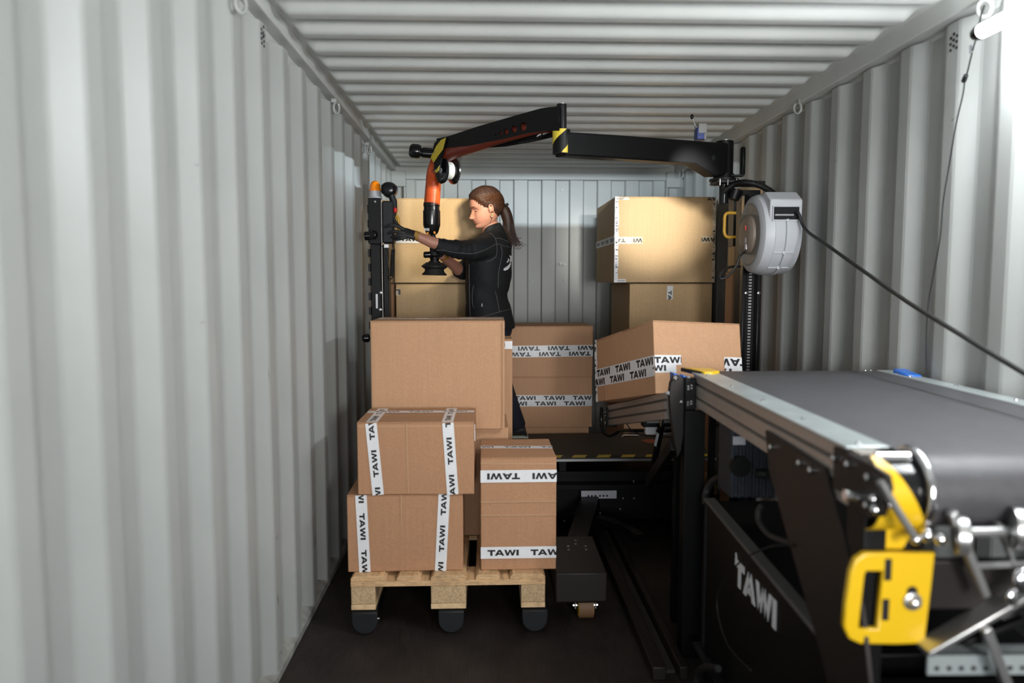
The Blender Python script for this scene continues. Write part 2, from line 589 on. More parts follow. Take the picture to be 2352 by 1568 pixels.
def wall_profile(anchor, pitch, y0, y1):
    """(y, depth) pairs: depth 0 on the inner crest, 1 in the outer valley"""
    s = pitch / 0.279
    pts = []
    k = math.floor((y0 - anchor) / pitch) - 1
    while anchor + k * pitch - 0.14 < y1 + pitch:
        c = anchor + k * pitch
        pts += [(c - 0.138 * s, 1), (c - 0.070 * s, 0), (c, 0), (c + 0.068 * s, 1)]
        k += 1
    return [p for p in pts if y0 <= p[0] <= y1]


def corrugated_side(name, x, sgn, anchor, pitch):
    mb = MB()
    prof = wall_profile(anchor, pitch, Y0, YB)
    rr = []
    for y, d in prof:
        # small rounding of every fold
        rr.append((y, d))
    pts = []
    for i, (y, d) in enumerate(rr):
        if 0 < i < len(rr) - 1:
            for k in (-0.006, 0.006):
                j = i - 1 if k < 0 else i + 1
                t = 0.006 / abs(rr[j][0] - y)
                pts.append((y + k, d + (rr[j][1] - d) * t))
        else:
            pts.append((y, d))
    zs = [0.02, 2.325]
    vs_, fs = [], []
    for y, d in pts:
        for z in zs:
            vs_.append((x + sgn * 0.036 * d, y, z))
        for z in zs:
            vs_.append((x + sgn * (0.036 * d + 0.002), y, z))
    for i in range(len(pts) - 1):
        a, b = 4 * i, 4 * i + 4
        fs += [(a, b, b + 1, a + 1), (a + 3, b + 3, b + 2, a + 2), (a + 1, b + 1, b + 3, a + 3), (a + 2, b + 2, b, a)]
    mb.add(vs_, fs)
    return struct(name, mb, M['wall'])


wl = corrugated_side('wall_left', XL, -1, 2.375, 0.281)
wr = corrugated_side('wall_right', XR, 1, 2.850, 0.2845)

# back wall: shallow pressed panels
mb = MB()
pts = []
x = -0.70
bay = 0.2335
while x < 1.54:
    pts += [(x, 0), (x + 0.106, 0), (x + 0.118, 1), (x + 0.222, 1)]
    x += bay
pts = [p for p in pts if p[0] < 1.56] + [(1.56, 0)]
vs_, fs = [], []
for px_, d in pts:
    vs_ += [(px_, YB + 0.03 * d, 0.0), (px_, YB + 0.03 * d, 2.30), (px_, YB + 0.03 * d + 0.003, 0.0), (px_, YB + 0.03 * d + 0.003, 2.30)]
for i in range(len(pts) - 1):
    a, b = 4 * i, 4 * i + 4
    fs += [(a, b, b + 1, a + 1), (a + 3, b + 3, b + 2, a + 2)]
mb.add(vs_, fs)
wb = struct('wall_back', mb, M['wall'])

# header, corner posts and their pressed frames at the far end
mb = MB(); mb.box((-0.80, 6.16, 2.283), (1.63, 6.26, 2.42))
struct('trim_1', mb, M['wall'], bevel=0.006)
for i, (xa, xb) in enumerate(((-0.80, -0.66), (1.49, 1.63))):
    mb = MB(); mb.box((xa, 6.19, 0), (xb, 6.26, 2.30))
    inner = 1 if i == 0 else -1
    mb.box((xa, 6.12, 2.22), (xb, 6.19, 2.345))
    xm = xb if i == 0 else xa
    mb.box((xm - inner * 0.018, 6.13, 0), (xm, 6.19, 2.22))
    struct('trim_%d' % (2 + i), mb, M['wall'], bevel=0.005)

# top side rails with the recessed strip the side panels are welded to
for i, (x, s) in enumerate(((XL, -1), (XR, 1))):
    mb = MB()
    mb.box((x + s * 0.034, Y0, 2.315), (x + s * 0.060, YB, 2.42))
    mb.box((x - s * 0.018, Y0, 2.352), (x + s * 0.050, YB, 2.415)) if s < 0 else mb.box((x - s * 0.030, Y0, 2.334), (x + s * 0.050, YB, 2.415))
    struct('trim_%d' % (4 + i), mb, M['roof'], bevel=0.006, bseg=3)
    mb = MB()
    yy = Y0
    mb.prism([(x - s * 0.002, Y0, 0.028), (x - s * 0.002, YB, 0.028), (x + s * 0.05, YB, 0.075), (x + s * 0.05, Y0, 0.075)], (0, 0, -0.075))
    struct('baseboard_left' if i == 0 else 'baseboard_right', mb, M['sill'], bevel=0.003)

# roof: pressed cross corrugations that die out towards the rails
mb = MB()


def sstep(t):
    t = max(0.0, min(1.0, t)); return t * t * (3 - 2 * t)


def rib(y):
    t = (y - 2.788) % 0.2085
    if t < 0.078: return sstep(t / 0.078)
    if t < 0.120: return 1.0
    if t < 0.180: return 1 - sstep((t - 0.120) / 0.060)
    return 0.0


xs = [XL - 0.03, -0.742, -0.732, -0.722, -0.712, -0.702, -0.692, -0.682, -0.672, -0.66, -0.6, -0.3, 0.4, 1.1, 1.40, 1.46, 1.472, 1.482, 1.492, 1.502, 1.512, 1.522, 1.532, 1.545, XR + 0.03]
ys = []
y = Y0
while y < YB + 0.03:
    ys.append(y); y += 0.0105
vs_, fs = [], []
for y in ys:
    for x in xs:
        e = min(x + 0.728, 1.530 - x)
        # rounded ends: the pressing narrows as it runs out
        fade = sstep(e / (0.045 + 0.05 * (1 - rib(y))))
        seam = 0.003 if abs(((y - 3.13) + 0.52) % 1.0425 - 0.52) < 0.006 else 0
        vs_.append((x, y, ROOF - 0.036 * rib(y) * fade - seam))
n = len(xs)
for j in range(len(ys) - 1):
    for i in range(n - 1):
        a = j * n + i
        fs.append((a, a + n, a + n + 1, a + 1))
mb.add(vs_, fs)
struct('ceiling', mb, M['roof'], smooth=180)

mb = MB(); mb.box((XL - 0.06, Y0, -0.03), (XR + 0.06, YB + 0.06, 0))
struct('floor', mb, M['floor'])

# vent perforations in the crests of both walls
for s, x, spots in ((1, XL, [(600, 67), (605, 62), (600, 77), (604, 75), (606, 82), (600, 88), (604, 85), (601, 99), (606, 95), (606, 106)]),
                    (-1, XR, [(2192, 78), (2199, 82), (2185, 88), (2191, 92), (2198, 95), (2184, 102), (2191, 105), (2198, 109), (2184, 116)])):
    t = thing('wall_vent', 'cluster of small round vent holes high in the %s corrugated wall' % ('left' if s > 0 else 'right'), 'vent', PX(spots[0][0], spots[0][1], x))
    for px_, py_ in spots:
        p = PX(px_, py_, x + s * 0.0005)
        m_ = MB(); m_.cyl(p, p + V((s * 0.002, 0, 0)), 0.0052, seg=10)
        obj('vent_hole', m_, M['hole'], t)

# lashing rings welded under the rails
rings = [(553, 12, -0.735, 'light grey lashing ring under the left rail, the one nearest the camera'),
         (773, 250, -0.735, 'light grey lashing ring under the left rail halfway down the container'),
         (848, 345, -0.735, 'light grey lashing ring under the left rail above the amber beacon'),
         (2262, 22, 1.56, 'light grey lashing ring beside the end of the lit tube lamp'),
         (1832, 250, 1.56, 'light grey lashing ring under the right rail above the cable reel'),
         (1565, 402, 1.56, 'light grey lashing ring under the right rail near the far end wall')]
for px_, py_, x, lab in rings:
    p = PX(px_, py_, x)
    s = 1 if x < 0 else -1
    t = thing('lashing_ring', lab, 'ring', p)
    c = p + V((0, 0, -0.004))
    path = []
    for k in range(15):
        a = R(20 + 320 * k / 14)
        path.append(c + V((s * 0.010 * math.sin(a), 0.020 * math.sin(a * 1.0 + 0.3), 0.028 * math.cos(a) + .008)))
    m_ = MB(); m_.tube(path, 0.0060, 8)
    obj('ring', m_, M['wall'], t, smooth=60)
    m_ = MB(); m_.cbox(c + V((-s * 0.010, 0, 0.040)), (0.026, 0.045, 0.020))
    obj('bracket', m_, M['wall'], t, bevel=0.004)

# lit LED tube hanging along the right wall, with its lead
a = PX(2246, 76, 1.50)
b = V((1.50, a.y - 1.25, a.z + 0.005))
t = thing('tube_lamp', 'glowing white tube lamp hung along the right wall at the top corner', 'lamp', b)
m_ = MB(); m_.cyl(a + V((0, -0.02, 0)), b, 0.021, seg=20)
obj('lit_tube', m_, M['led'], t, smooth=40)
for q, d in ((a, 1), (b, -1)):
    m_ = MB(); m_.lathe(q + V((0, -0.02 * d, 0)), (0, d, 0), [(0, 0.0225), (0.018, 0.0225), (0.032, 0.018), (0.036, 0.006)], 20)
    obj('end_cap', m_, M['black_gloss'], t, smooth=40)
m_ = MB(); m_.tube([a + V((0, -0.005, 0.02)), a + V((0.02, 0.02, 0.06)), a + V((0.05, 0.05, 0.10))], 0.003, 6)
obj('hanging_wire', m_, M['black'], t)
lead = [PX(2246, 84, 1.50), PX(2237, 104, 1.535), PX(2222, 165, 1.555), PX(2216, 180, 1.56), PX(2212, 215, 1.565), PX(2196, 285, 1.57), PX(2180, 380, 1.57), PX(2166, 465, 1.57), PX(2160, 540, 1.57),
        PX(2146, 620, 1.57), PX(2133, 690, 1.57), PX(2128, 760, 1.57), PX(2127, 830, 1.57), PX(2127, 880, 1.57), PX(2135, 1000, 1.57)]
m_ = MB(); m_.tube(smooth_path(lead, 5), 0.0024, 6)
t2 = thing('lamp_lead', 'thin grey lead hanging from the tube lamp down the right wall', 'cable', lead[0])
obj('wire', m_, M['charcoal'], t2, smooth=60)
d = (lead[3] - lead[2]).normalized()
m_ = MB(); m_.tube([lead[3] - d * 0.014, lead[3] - d * 0.012, lead[3] + d * 0.012, lead[3] + d * 0.014], [0.004, 0.0075, 0.0075, 0.004], 10)
obj('ferrite_bead', m_, M['charcoal'], t2, smooth=40)
m_ = MB(); m_.cbox(PX(2230, 112, 1.54), (0.002, 0.016, 0.026)); obj('paper_label', m_, M['label'], t2)

# rubbed marks left on the paint of the walls
from mathutils.bvhtree import BVHTree


def wall_hit(bv, px_, py_, out=.0006):
    d = ray(px_, py_).normalized()
    h_ = bv.ray_cast(V((0, 0, CAM_H)), d)
    if h_[0] is None: return None
    n_ = h_[1] if h_[1].dot(d) < 0 else -h_[1]
    return h_[0] + n_ * out


def wall_bvh(o):
    return BVHTree.FromPolygons([o.location + v_.co for v_ in o.data.vertices], [tuple(q.vertices) for q in o.data.polygons])


M['scuff'] = mat('dark_rub_mark', (0.13, 0.125, 0.125), 0.7)
M['chip_mark'] = mat('pale_paint_chip', (0.75, 0.75, 0.73), 0.6)
bl = wall_bvh(wl)
for x0_, y0_, x1_, y1_, w_ in ((443, 377, 466, 381, 2.0), (456, 741, 479, 739, 2.0), (730, 1190, 724, 1222, 2.4), (727, 1205, 722, 1250, 1.8), (641, 1226, 632, 1242, 1.5), (643, 1238, 634, 1254, 1.2), (725, 1225, 722, 1262, 1.6),
                              (642, 1350, 646, 1382, 3.0), (637, 1362, 640, 1390, 2.0), (698, 1400, 689, 1420, 1.8), (648, 1492, 641, 1505, 1.8), (726, 1386, 733, 1372, 2.0), (616, 848, 618, 872, 1.2), (1000, 0, 0, 0, 0)):
    if w_ == 0: continue
    n_ = math.hypot(x1_ - x0_, y1_ - y0_); ux, uy = -(y1_ - y0_) / n_ * w_ / 2, (x1_ - x0_) / n_ * w_ / 2
    q = [wall_hit(bl, x0_ + ux * .3, y0_ + uy * .3), wall_hit(bl, (x0_ + x1_) / 2 + ux, (y0_ + y1_) / 2 + uy), wall_hit(bl, x1_, y1_), wall_hit(bl, (x0_ + x1_) / 2 - ux, (y0_ + y1_) / 2 - uy)]
    if all(p_ is not None for p_ in q) and max((a_ - q[0]).length for a_ in q) < .12:
        m_ = MB(); m_.add(q, [(0, 1, 2, 3)]); obj('scuff_mark', m_, M['scuff'], wl)
br = wall_bvh(wr)
for x0_, y0_, x1_, y1_, w_ in ((2184, 278, 2198, 268, 2.5), (1921, 366, 1919, 370, 2.5), (2334, 335, 2337, 342, 2.5)):
    q = [wall_hit(br, x0_, y0_), wall_hit(br, (x0_ + x1_) / 2, (y0_ + y1_) / 2 + w_), wall_hit(br, x1_, y1_), wall_hit(br, (x0_ + x1_) / 2, (y0_ + y1_) / 2 - w_)]
    if all(p_ is not None for p_ in q):
        m_ = MB(); m_.add(q, [(0, 1, 2, 3)]); obj('scuff_mark', m_, M['scuff'], wr)
for cx_, cy_, rr_ in ((1288, 605, 3.5), (1296, 607, 3.0), (1282, 607, 2.4), (1222, 646, 2.2), (1297, 643, 1.6), (1291, 436, 1.6)):
    q = [P(cx_ + rr_ * 1.6 * math.cos(a_) * (1 + .3 * math.sin(3 * a_)), cy_ + rr_ * math.sin(a_), YB - .0012) for a_ in [2 * math.pi * k / 9 for k in range(9)]]
    m_ = MB(); m_.prism(q, (0, .0008, 0)); obj('paint_chip', m_, M['chip_mark'], wb)

# ------------------------------------------------------------------ cartons
def carton(label, x0, x1, y0, y1, z0, z1, m='carton', group=None, rot=0.0, taper=(0, 0), flaps=True, skew=0):
    """closed corrugated carton: folded body, two top flaps with a joint, edge creases. Local origin: middle of its base"""
    c = V(((x0 + x1) / 2, (y0 + y1) / 2, z0))
    t = thing('cardboard_box', label, 'box', c, group)
    t.rotation_euler.z = R(rot)
    w, d, h = (x1 - x0) / 2, (y1 - y0) / 2, z1 - z0
    th = 0.005
    mb = MB()
    # body walls, panels bulge outwards a little
    seg = 6
    ring_pts = []
    for ax in range(4):
        cs = [(-w, -d), (w, -d), (w, d), (-w, d)]
        p, q = cs[ax], cs[(ax + 1) % 4]
        for k in range(seg):
            u = k / seg
            ring_pts.append((p[0] + (q[0] - p[0]) * u, p[1] + (q[1] - p[1]) * u, ax, math.sin(math.pi * u)))
    rings = []
    for j in range(7):
        vz = j / 6
        bul = math.sin(math.pi * vz) * 0.0012
        ring = []
        for px_, py_, ax, s in ring_pts:
            n_ = [(0, -1), (1, 0), (0, 1), (-1, 0)][ax]
            ring.append(V((px_ + n_[0] * bul * s, py_ + n_[1] * bul * s, (h - th * (1 if flaps else 0)) * vz)))
        rings.append(ring)
    mb.rings(rings)
    _local('body', mb, M[m], t, smooth=30, bevel=0.003)
    if flaps:
        for s in (-1, 1):
            f = MB()
            f.box((-w, s * 0.0015, h - th), (w, s * d, h))
            _local('flap', f, M[m], t, bevel=0.002)
    return t


def crease(t, a, b, n):
    mb = MB()
    a, b, n = V(a), V(b), V(n)
    s = (b - a).cross(n).normalized() * 0.0028
    a = a - n * .0018; b = b - n * .0018
    mb.prism([a - s, b - s, b + s, a + s], n * 0.0012)
    return _local('crease', mb, M['crease'], t)


def edge_tape(t, a, b, n1, n2, w=0.02, seed=1, m='tape'):
    """crumpled printed tape folded over a vertical edge, with torn specks of print"""
    rnd = random.Random(seed)
    a, b, n1, n2 = V(a), V(b), V(n1), V(n2)
    mb = MB()
    N = 22
    L = []
    for i in range(N + 1):
        u = i / N
        p = a.lerp(b, u)
        w1, w2 = w * rnd.uniform(.8, 1.1), w * rnd.uniform(.8, 1.1)
        e = rnd.uniform(0.001, 0.004)
        L.append([p - n2 * w1 + n1 * 0.001, p + (n1 + n2) * e, p - n1 * w2 + n2 * 0.001])
    vs_ = [q for r_ in L for q in r_]
    fs = []
    for i in range(N):
        for k in (0, 1):
            q = 3 * i + k
            fs.append((q, q + 1, q + 4, q + 3))
    mb.add(vs_, fs)
    tp = _local('tape', mb, M[m], t)
    mb = MB()
    Lh = (b - a)
    for i in range(38):
        u0 = rnd.uniform(0, .97)
        du = rnd.uniform(.006, .022)
        k = rnd.choice((0, 1))
        nn, ss = (n1, n2) if k == 0 else (n2, n1)
        o_ = a + Lh * u0 + nn * 0.0048
        x_a, x_b = rnd.uniform(.0, .35) * w, rnd.uniform(.5, 1.0) * w
        mb.prism([o_ - ss * x_a, o_ - ss * x_b, o_ - ss * x_b * .8 + Lh * du, o_ - ss * x_a + Lh * du], nn * 0.0004)
    _local('lettering', mb, M['ink'], tp)
    return tp


def up_strip(t, x, y, z0, z1, w, text, phase, tilt=0.0, h=0.5, joint=None, **k):
    """vertical strip on the front face"""
    return tape(t, (x, y, z0), (tilt, 0, 1), (0, -1, 0), z1 - z0, w, text, phase, h, **k)


# --- pallet in front
PT = 0.243        # top of the front pallet
def pallet(label, x0, y0, zb, y_len=1.2, wide=.8):
    k_ = wide / .8
    t = thing('wooden_pallet', label, 'pallet', (x0 + wide / 2, y0 + y_len / 2, zb))
    ww = wide
    for xa, wb in ((0, .145), (.1875, .10), (.3275, .145), (.5125, .10), (.655, .145)):
        b_ = MB()
        xa = xa * k_ + x0
        wb = wb * k_
        # waney corner on the end of each board
        z = zb + .122
        c = 0.012
        b_.prism([(xa, y0, z), (xa + wb, y0, z), (xa + wb, y0, z + .012), (xa + wb - c, y0, z + .022), (xa + c, y0, z + .022), (xa, y0, z + .012)], (0, y_len, 0))
        obj('deck_board', b_, M['pine'], t, bevel=0.0015)
    for ya in (0, y_len / 2 - .0725, y_len - .145):
        b_ = MB(); b_.box((x0, y0 + ya - (0.004 if ya == 0 else 0), zb + .100), (x0 + ww, y0 + ya + .145, zb + .122))
        obj('cross_board', b_, M['pine'], t, bevel=0.0015)
        for xa, wb in ((0, .10 * k_), (.3275 * k_, .145 * k_), (.70 * k_, .10 * k_)):
            b_ = MB(); b_.box((x0 + xa, y0 + ya, zb + .022), (x0 + xa + wb, y0 + ya + .145 * (1 if ya else .7), zb + .100))
            obj('block', b_, M['chip'], t, bevel=0.004)
    for xa, wb in ((0, .10 * k_), (.3275 * k_, .145 * k_), (.70 * k_, .10 * k_)):
        b_ = MB(); b_.box((x0 + xa, y0, zb), (x0 + xa + wb, y0 + y_len, zb + .022))
        obj('base_board', b_, M['pine_end'], t, bevel=0.002)
    return t


pallet('pale wooden pallet carrying the stacked boxes in the foreground', -0.561, 2.95, PT - .144)

# low black dolly with rounded feet below the pallet
t = thing('pallet_dolly', 'low black dolly with three round-ended dark feet under the foreground pallet', 'dolly', (-0.16, 3.4, 0))
for xc in (-.505, -.150, .196):
    m_ = MB(); m_.box((xc - .05, 2.965, .060), (xc + .05, 4.15, PT - .146)); obj('runner', m_, M['black'], t, bevel=0.003)
    prof = [(xc - .053, .094), (xc + .053, .094)] + [(xc + .053 * math.cos(R(a_)), .055 + .053 * math.sin(R(a_))) for a_ in range(0, -181, -15)]
    m_ = MB(); m_.prism([(q[0], 2.935, q[1]) for q in prof], (0, .030, 0)); obj('foot', m_, M['charcoal'], t, bevel=0.004)
    for ya in (3.05, 4.0):
        m_ = MB(); m_.cyl((xc - .03, ya, .031), (xc + .03, ya, .031), .031, seg=20); obj('roller', m_, M['rubber'], t, smooth=40)
m_ = MB(); m_.cyl((-.453, 2.943, .066), (-.445, 2.943, .066), .005, seg=8)
obj('bolt', m_, M['chrome'], t)

# C: lowest left carton
zc = PT
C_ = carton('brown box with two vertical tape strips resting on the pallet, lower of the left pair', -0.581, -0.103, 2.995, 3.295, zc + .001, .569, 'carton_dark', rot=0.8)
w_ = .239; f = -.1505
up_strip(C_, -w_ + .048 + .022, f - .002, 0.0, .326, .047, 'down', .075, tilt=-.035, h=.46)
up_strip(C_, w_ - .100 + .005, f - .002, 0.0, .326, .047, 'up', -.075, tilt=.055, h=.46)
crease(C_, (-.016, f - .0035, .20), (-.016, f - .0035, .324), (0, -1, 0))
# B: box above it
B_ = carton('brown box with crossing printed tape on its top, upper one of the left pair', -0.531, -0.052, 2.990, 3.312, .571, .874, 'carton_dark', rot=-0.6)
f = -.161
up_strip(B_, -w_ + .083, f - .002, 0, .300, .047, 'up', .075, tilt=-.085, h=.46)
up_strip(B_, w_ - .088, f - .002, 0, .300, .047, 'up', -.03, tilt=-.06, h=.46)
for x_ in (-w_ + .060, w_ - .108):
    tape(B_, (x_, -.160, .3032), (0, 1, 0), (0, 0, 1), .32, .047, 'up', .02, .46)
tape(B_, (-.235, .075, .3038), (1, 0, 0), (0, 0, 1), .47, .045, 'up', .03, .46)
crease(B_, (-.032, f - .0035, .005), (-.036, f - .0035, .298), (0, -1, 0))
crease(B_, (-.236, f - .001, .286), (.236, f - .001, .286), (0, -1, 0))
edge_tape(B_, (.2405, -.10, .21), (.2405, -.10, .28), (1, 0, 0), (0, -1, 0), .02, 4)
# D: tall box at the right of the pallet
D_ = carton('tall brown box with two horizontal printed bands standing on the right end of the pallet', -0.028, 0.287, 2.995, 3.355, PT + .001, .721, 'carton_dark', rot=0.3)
f = -.181
tape(D_, (-.158, f - .002, .053 + .022), (1, 0, 0), (0, -1, 0), .316, .050, 'up', .028, .5)
tape(D_, (-.158, f - .002, .400 + .000), (1, 0, 0), (0, -1, 0), .316, .052, 'down', -.035, .5)
tape(D_, (-.158, .02, .4775), (1, -.05, 0), (0, 0, 1), .316, .045, 'up', -.06, .5)
crease(D_, (-.157, f - .0035, .235), (.157, f - .0035, .235), (0, -1, 0))
crease(D_, (-.157, f - .0035, .292), (.157, f - .0035, .292), (0, -1, 0))
crease(D_, (-.157, f - .0012, .455), (.157, f - .0012, .450), (0, -1, 0))
# A and what carries it
E_ = carton('plain brown box under the large plain box, mostly hidden by the pair in front', -0.50, 0.100, 3.42, 3.78, PT + .001, .762)
A_ = carton('large plain brown box topping the foreground stack', -0.532, 0.084, 3.38, 3.74, .764, 1.268, rot=-.5)
tape(A_, (-.30, .02, .5045), (1, 0, 0), (0, 0, 1), .60, .06, 'up', .02, .5)
crease(A_, (-.300, -.1905, .003), (-.300, -.1905, .5), (0, -1, 0))
crease(A_, (.300, -.1905, .003), (.300, -.1905, .5), (0, -1, 0))
F_ = carton('narrow brown box with a taped rim standing just behind the large plain box', -0.46, 0.133, 3.80, 4.02, PT + .001, 1.150)
tape(F_, (.12, -.1125, .8985), (-1, 0, 0), (0, 0, 1), .55, .05, 'up', .05, .5)
tape(F_, (.230, -.112, .875), (1, 0, 0), (0, -1, 0), .066, .04, 'up', .5, .5)

# --- centre stack behind the platform
def back_pallet(label, x0, y0, wide=.8):
    p = pallet(label, x0, y0, 0.0, 1.2, wide)
    return p


hx0, hx1 = .10, .697
H1 = carton('top box of the middle stack behind the woman, double printed tape upside down', hx0, hx1, 4.80, 5.22, .820, 1.155)
H2 = carton('second box of the middle stack, double printed tape upright', hx0 + .004, hx1 - .002, 4.80, 5.22, .485, .820)
H3 = carton('third box down in the middle stack, its rim just above the black deck', hx0, hx1 - .022, 4.80, 5.22, .147, .485)
w_ = (hx1 - hx0) / 2; f = -.212
tape(H1, (-w_, f - .002, .168), (1, 0.0, 0.01), (0, -1, 0), 2 * w_, .076, 'down', -.045, .72, rows=2)
tape(H2, (-w_ + .003, f - .002, .178), (1, 0, 0.0), (0, -1, 0), 2 * w_ - .006, .074, 'up', .02, .72, rows=2)
tape(H3, (-w_ + .012, f - .002, .178), (1, 0, 0.0), (0, -1, 0), 2 * w_ - .024, .074, 'up', .02, .72, rows=2)
back_pallet('wooden pallet on the floor under the middle stack', .085, 4.78, .63)

# --- right stack
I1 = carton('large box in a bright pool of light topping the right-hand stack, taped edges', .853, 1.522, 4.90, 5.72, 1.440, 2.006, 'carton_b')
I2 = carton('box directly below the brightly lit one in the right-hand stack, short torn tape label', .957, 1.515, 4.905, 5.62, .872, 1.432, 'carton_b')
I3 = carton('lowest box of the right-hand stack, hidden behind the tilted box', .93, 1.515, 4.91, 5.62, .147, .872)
back_pallet('wooden pallet on the floor under the right-hand stack', .765, 4.86)
w_ = .3345; f = -.412
edge_tape(I1, (-w_ - .001, f, .0), (-w_ - .001, f, .566), (-1, 0, 0), (0, -1, 0), .024, 11)
edge_tape(I1, (w_ + .001, f, .0), (w_ + .001, f, .566), (1, 0, 0), (0, -1, 0), .020, 12, 'clear_tape')
tape(I1, (-w_ + .02, f - .002, .278), (1, 0, .005), (0, -1, 0), .165, .046, 'down', -.068, .55, base='clear_tape')
tape(I1, (w_ - .09, f - .002, .285), (1, 0, .0), (0, -1, 0), .088, .046, 'down', -.040, .55, base='clear_tape')
tape(I1, (-w_ - .002, .41, .285), (0, -1, 0), (-1, 0, 0), .80, .05, 'up', .03, .55)
for x_ in (-w_ + .005, ):
    tape(I1, (x_, f - .002, .012), (1, 0, 0), (0, -1, 0), .07, .02, 'up', .3, .5)
tape(I1, (-w_ + .012, f - .002, .552), (1, 0, 0), (0, -1, 0), .08, .018, 'up', -.03, .8, base='clear_tape')
tape(I1, (w_ - .055, f - .002, .552), (1, 0, 0), (0, -1, 0), .05, .024, 'up', -.03, .9, base='clear_tape')
tape(I2, (-.01, -.3605, .455), (.03, 0, 1), (0, -1, 0), .09, .04, 'down', .03, .6)

# --- left stack
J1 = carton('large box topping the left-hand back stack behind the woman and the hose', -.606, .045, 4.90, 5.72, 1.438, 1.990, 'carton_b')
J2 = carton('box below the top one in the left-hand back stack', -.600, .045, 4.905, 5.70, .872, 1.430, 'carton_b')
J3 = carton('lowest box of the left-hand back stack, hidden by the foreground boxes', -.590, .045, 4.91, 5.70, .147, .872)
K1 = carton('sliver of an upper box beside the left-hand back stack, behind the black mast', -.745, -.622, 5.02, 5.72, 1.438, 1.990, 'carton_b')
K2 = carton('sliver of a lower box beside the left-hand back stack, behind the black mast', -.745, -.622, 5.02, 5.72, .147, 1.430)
back_pallet('wooden pallet on the floor under the left-hand back stack', -.75, 4.86)
w_ = .3255; f = -.412
tape(J1, (-w_ + .002, f - .002, .285), (1, 0, 0), (0, -1, 0), .165, .05, 'up', .04, .5)
tape(J2, (-w_ + .003, -.4, .505), (1, 0, 0), (0, -1, 0), .03, .045, 'up', 0, .8, base='clear_tape')

# --- strip of boxes squeezed between right mast and wall
L1 = carton('pale box squeezed between the right mast and the wall, upper one behind the yellow handle', 1.408, 1.560, 4.16, 4.27, 1.50, 1.972, 'carton_b', flaps=True)
L2 = carton('shaded brown box squeezed between the right mast and the wall, below the pale one', 1.395, 1.560, 4.16, 4.27, .70, 1.50)
L3 = carton('lowest box between the right mast and the wall, behind the conveyor', 1.390, 1.560, 4.16, 4.27, .0, .70)

# ------------------------------------------------------------------ standing platform of the loading machine
def pxpoly(pts, y):
    return [P(a, b, y) for a, b in pts]


DZ = .455
t = thing('loading_platform', 'low black rubber-decked platform with a yellow and black striped front edge', 'platform', (.40, 4.4, 0))
m_ = MB(); m_.box((-.54, 4.085, DZ - .022), (1.30, 4.735, DZ)); obj('deck', m_, M['deck'], t, bevel=0.002)
m_ = MB(); m_.box((-.54, 4.068, DZ - .020), (1.30, 4.085, DZ - .006)); obj('front_edge', m_, M['steel'], t)
m_ = MB(); m_.box((-.54, 4.072, DZ + .0002), (1.30, 4.135, DZ + .0012)); obj('edge_tape', m_, M['black'], t)
for k in range(14):
    x = -.50 + k * .1395
    m_ = MB(); m_.prism([(x, 4.073, DZ + .0014), (x + .075, 4.073, DZ + .0014), (x + .098, 4.134, DZ + .0014), (x + .023, 4.134, DZ + .0014)], (0, 0, .0005))
    obj('yellow_stripe', m_, M['yellow_tape'], t)
c = PZ(1492, 1013, DZ + .0004)
m_ = MB(); m_.prism([c + V((.042 * math.cos(a) * (1 + .25 * math.sin(3 * a)), .07 * math.sin(a) * (1 + .2 * math.cos(2 * a)), 0)) for a in [2 * math.pi * k / 14 for k in range(14)]], (0, 0, .0008))
obj('paint_spot', m_, M['rust'], t)
m_ = MB(); m_.box((-.50, 4.20, .05), (1.24, 4.65, .345)); obj('chassis', m_, M['black'], t, bevel=0.006)
for x in (-.48, .44, 1.20):
    for y in (4.22, 4.62):
        m_ = MB(); m_.box((x - .02, y - .02, .345), (x + .02, y + .02, DZ - .022)); obj('deck_post', m_, M['black'], t)
m_ = MB(); m_.box((-.50, 4.12, .255), (1.24, 4.20, .285)); obj('front_beam', m_, M['black'], t, bevel=0.002)
a, b = P(1335, 1127, 4.11), P(1416, 1144, 4.11)
m_ = MB(); m_.box((a.x, 4.108, b.z), (b.x, 4.12, a.z)); pl = obj('label_plate', m_, M['label'], t)
for k in range(6):
    m_ = MB(); x = a.x + (b.x - a.x) * (.20 + .10 * k + (.03 if k > 2 else 0))
    m_.cyl((x, 4.1078, b.z + .016), (x, 4.107, b.z + .016), .006, seg=8); obj('plate_hole', m_, M['ink'], pl)
for px_, py_ in ((1355, 1158), (1355, 1180), (1431, 1143), (1456, 1143), (1296, 1195), (1378, 1177), (1424, 1168), (1455, 1104)):
    p = P(px_, py_, 4.19); m_ = MB(); m_.cyl(p, p + V((0, -.008, 0)), .0055, seg=8); obj('bolt', m_, M['steel'], t)
# ribbed cable chain under the deck
ch = [P(1296, 1188, 4.0), P(1330, 1185, 4.0), P(1370, 1192, 3.9), P(1410, 1203, 3.8), P(1440, 1215, 3.7), P(1470, 1235, 3.6)]
path = smooth_path(ch, 8)
m_ = MB()
for i in range(0, len(path) - 1):
    m_.beam(path[i], path[i].lerp(path[i + 1], .6), .05, .035)
obj('cable_chain', m_, M['black'], t, kind='stuff')
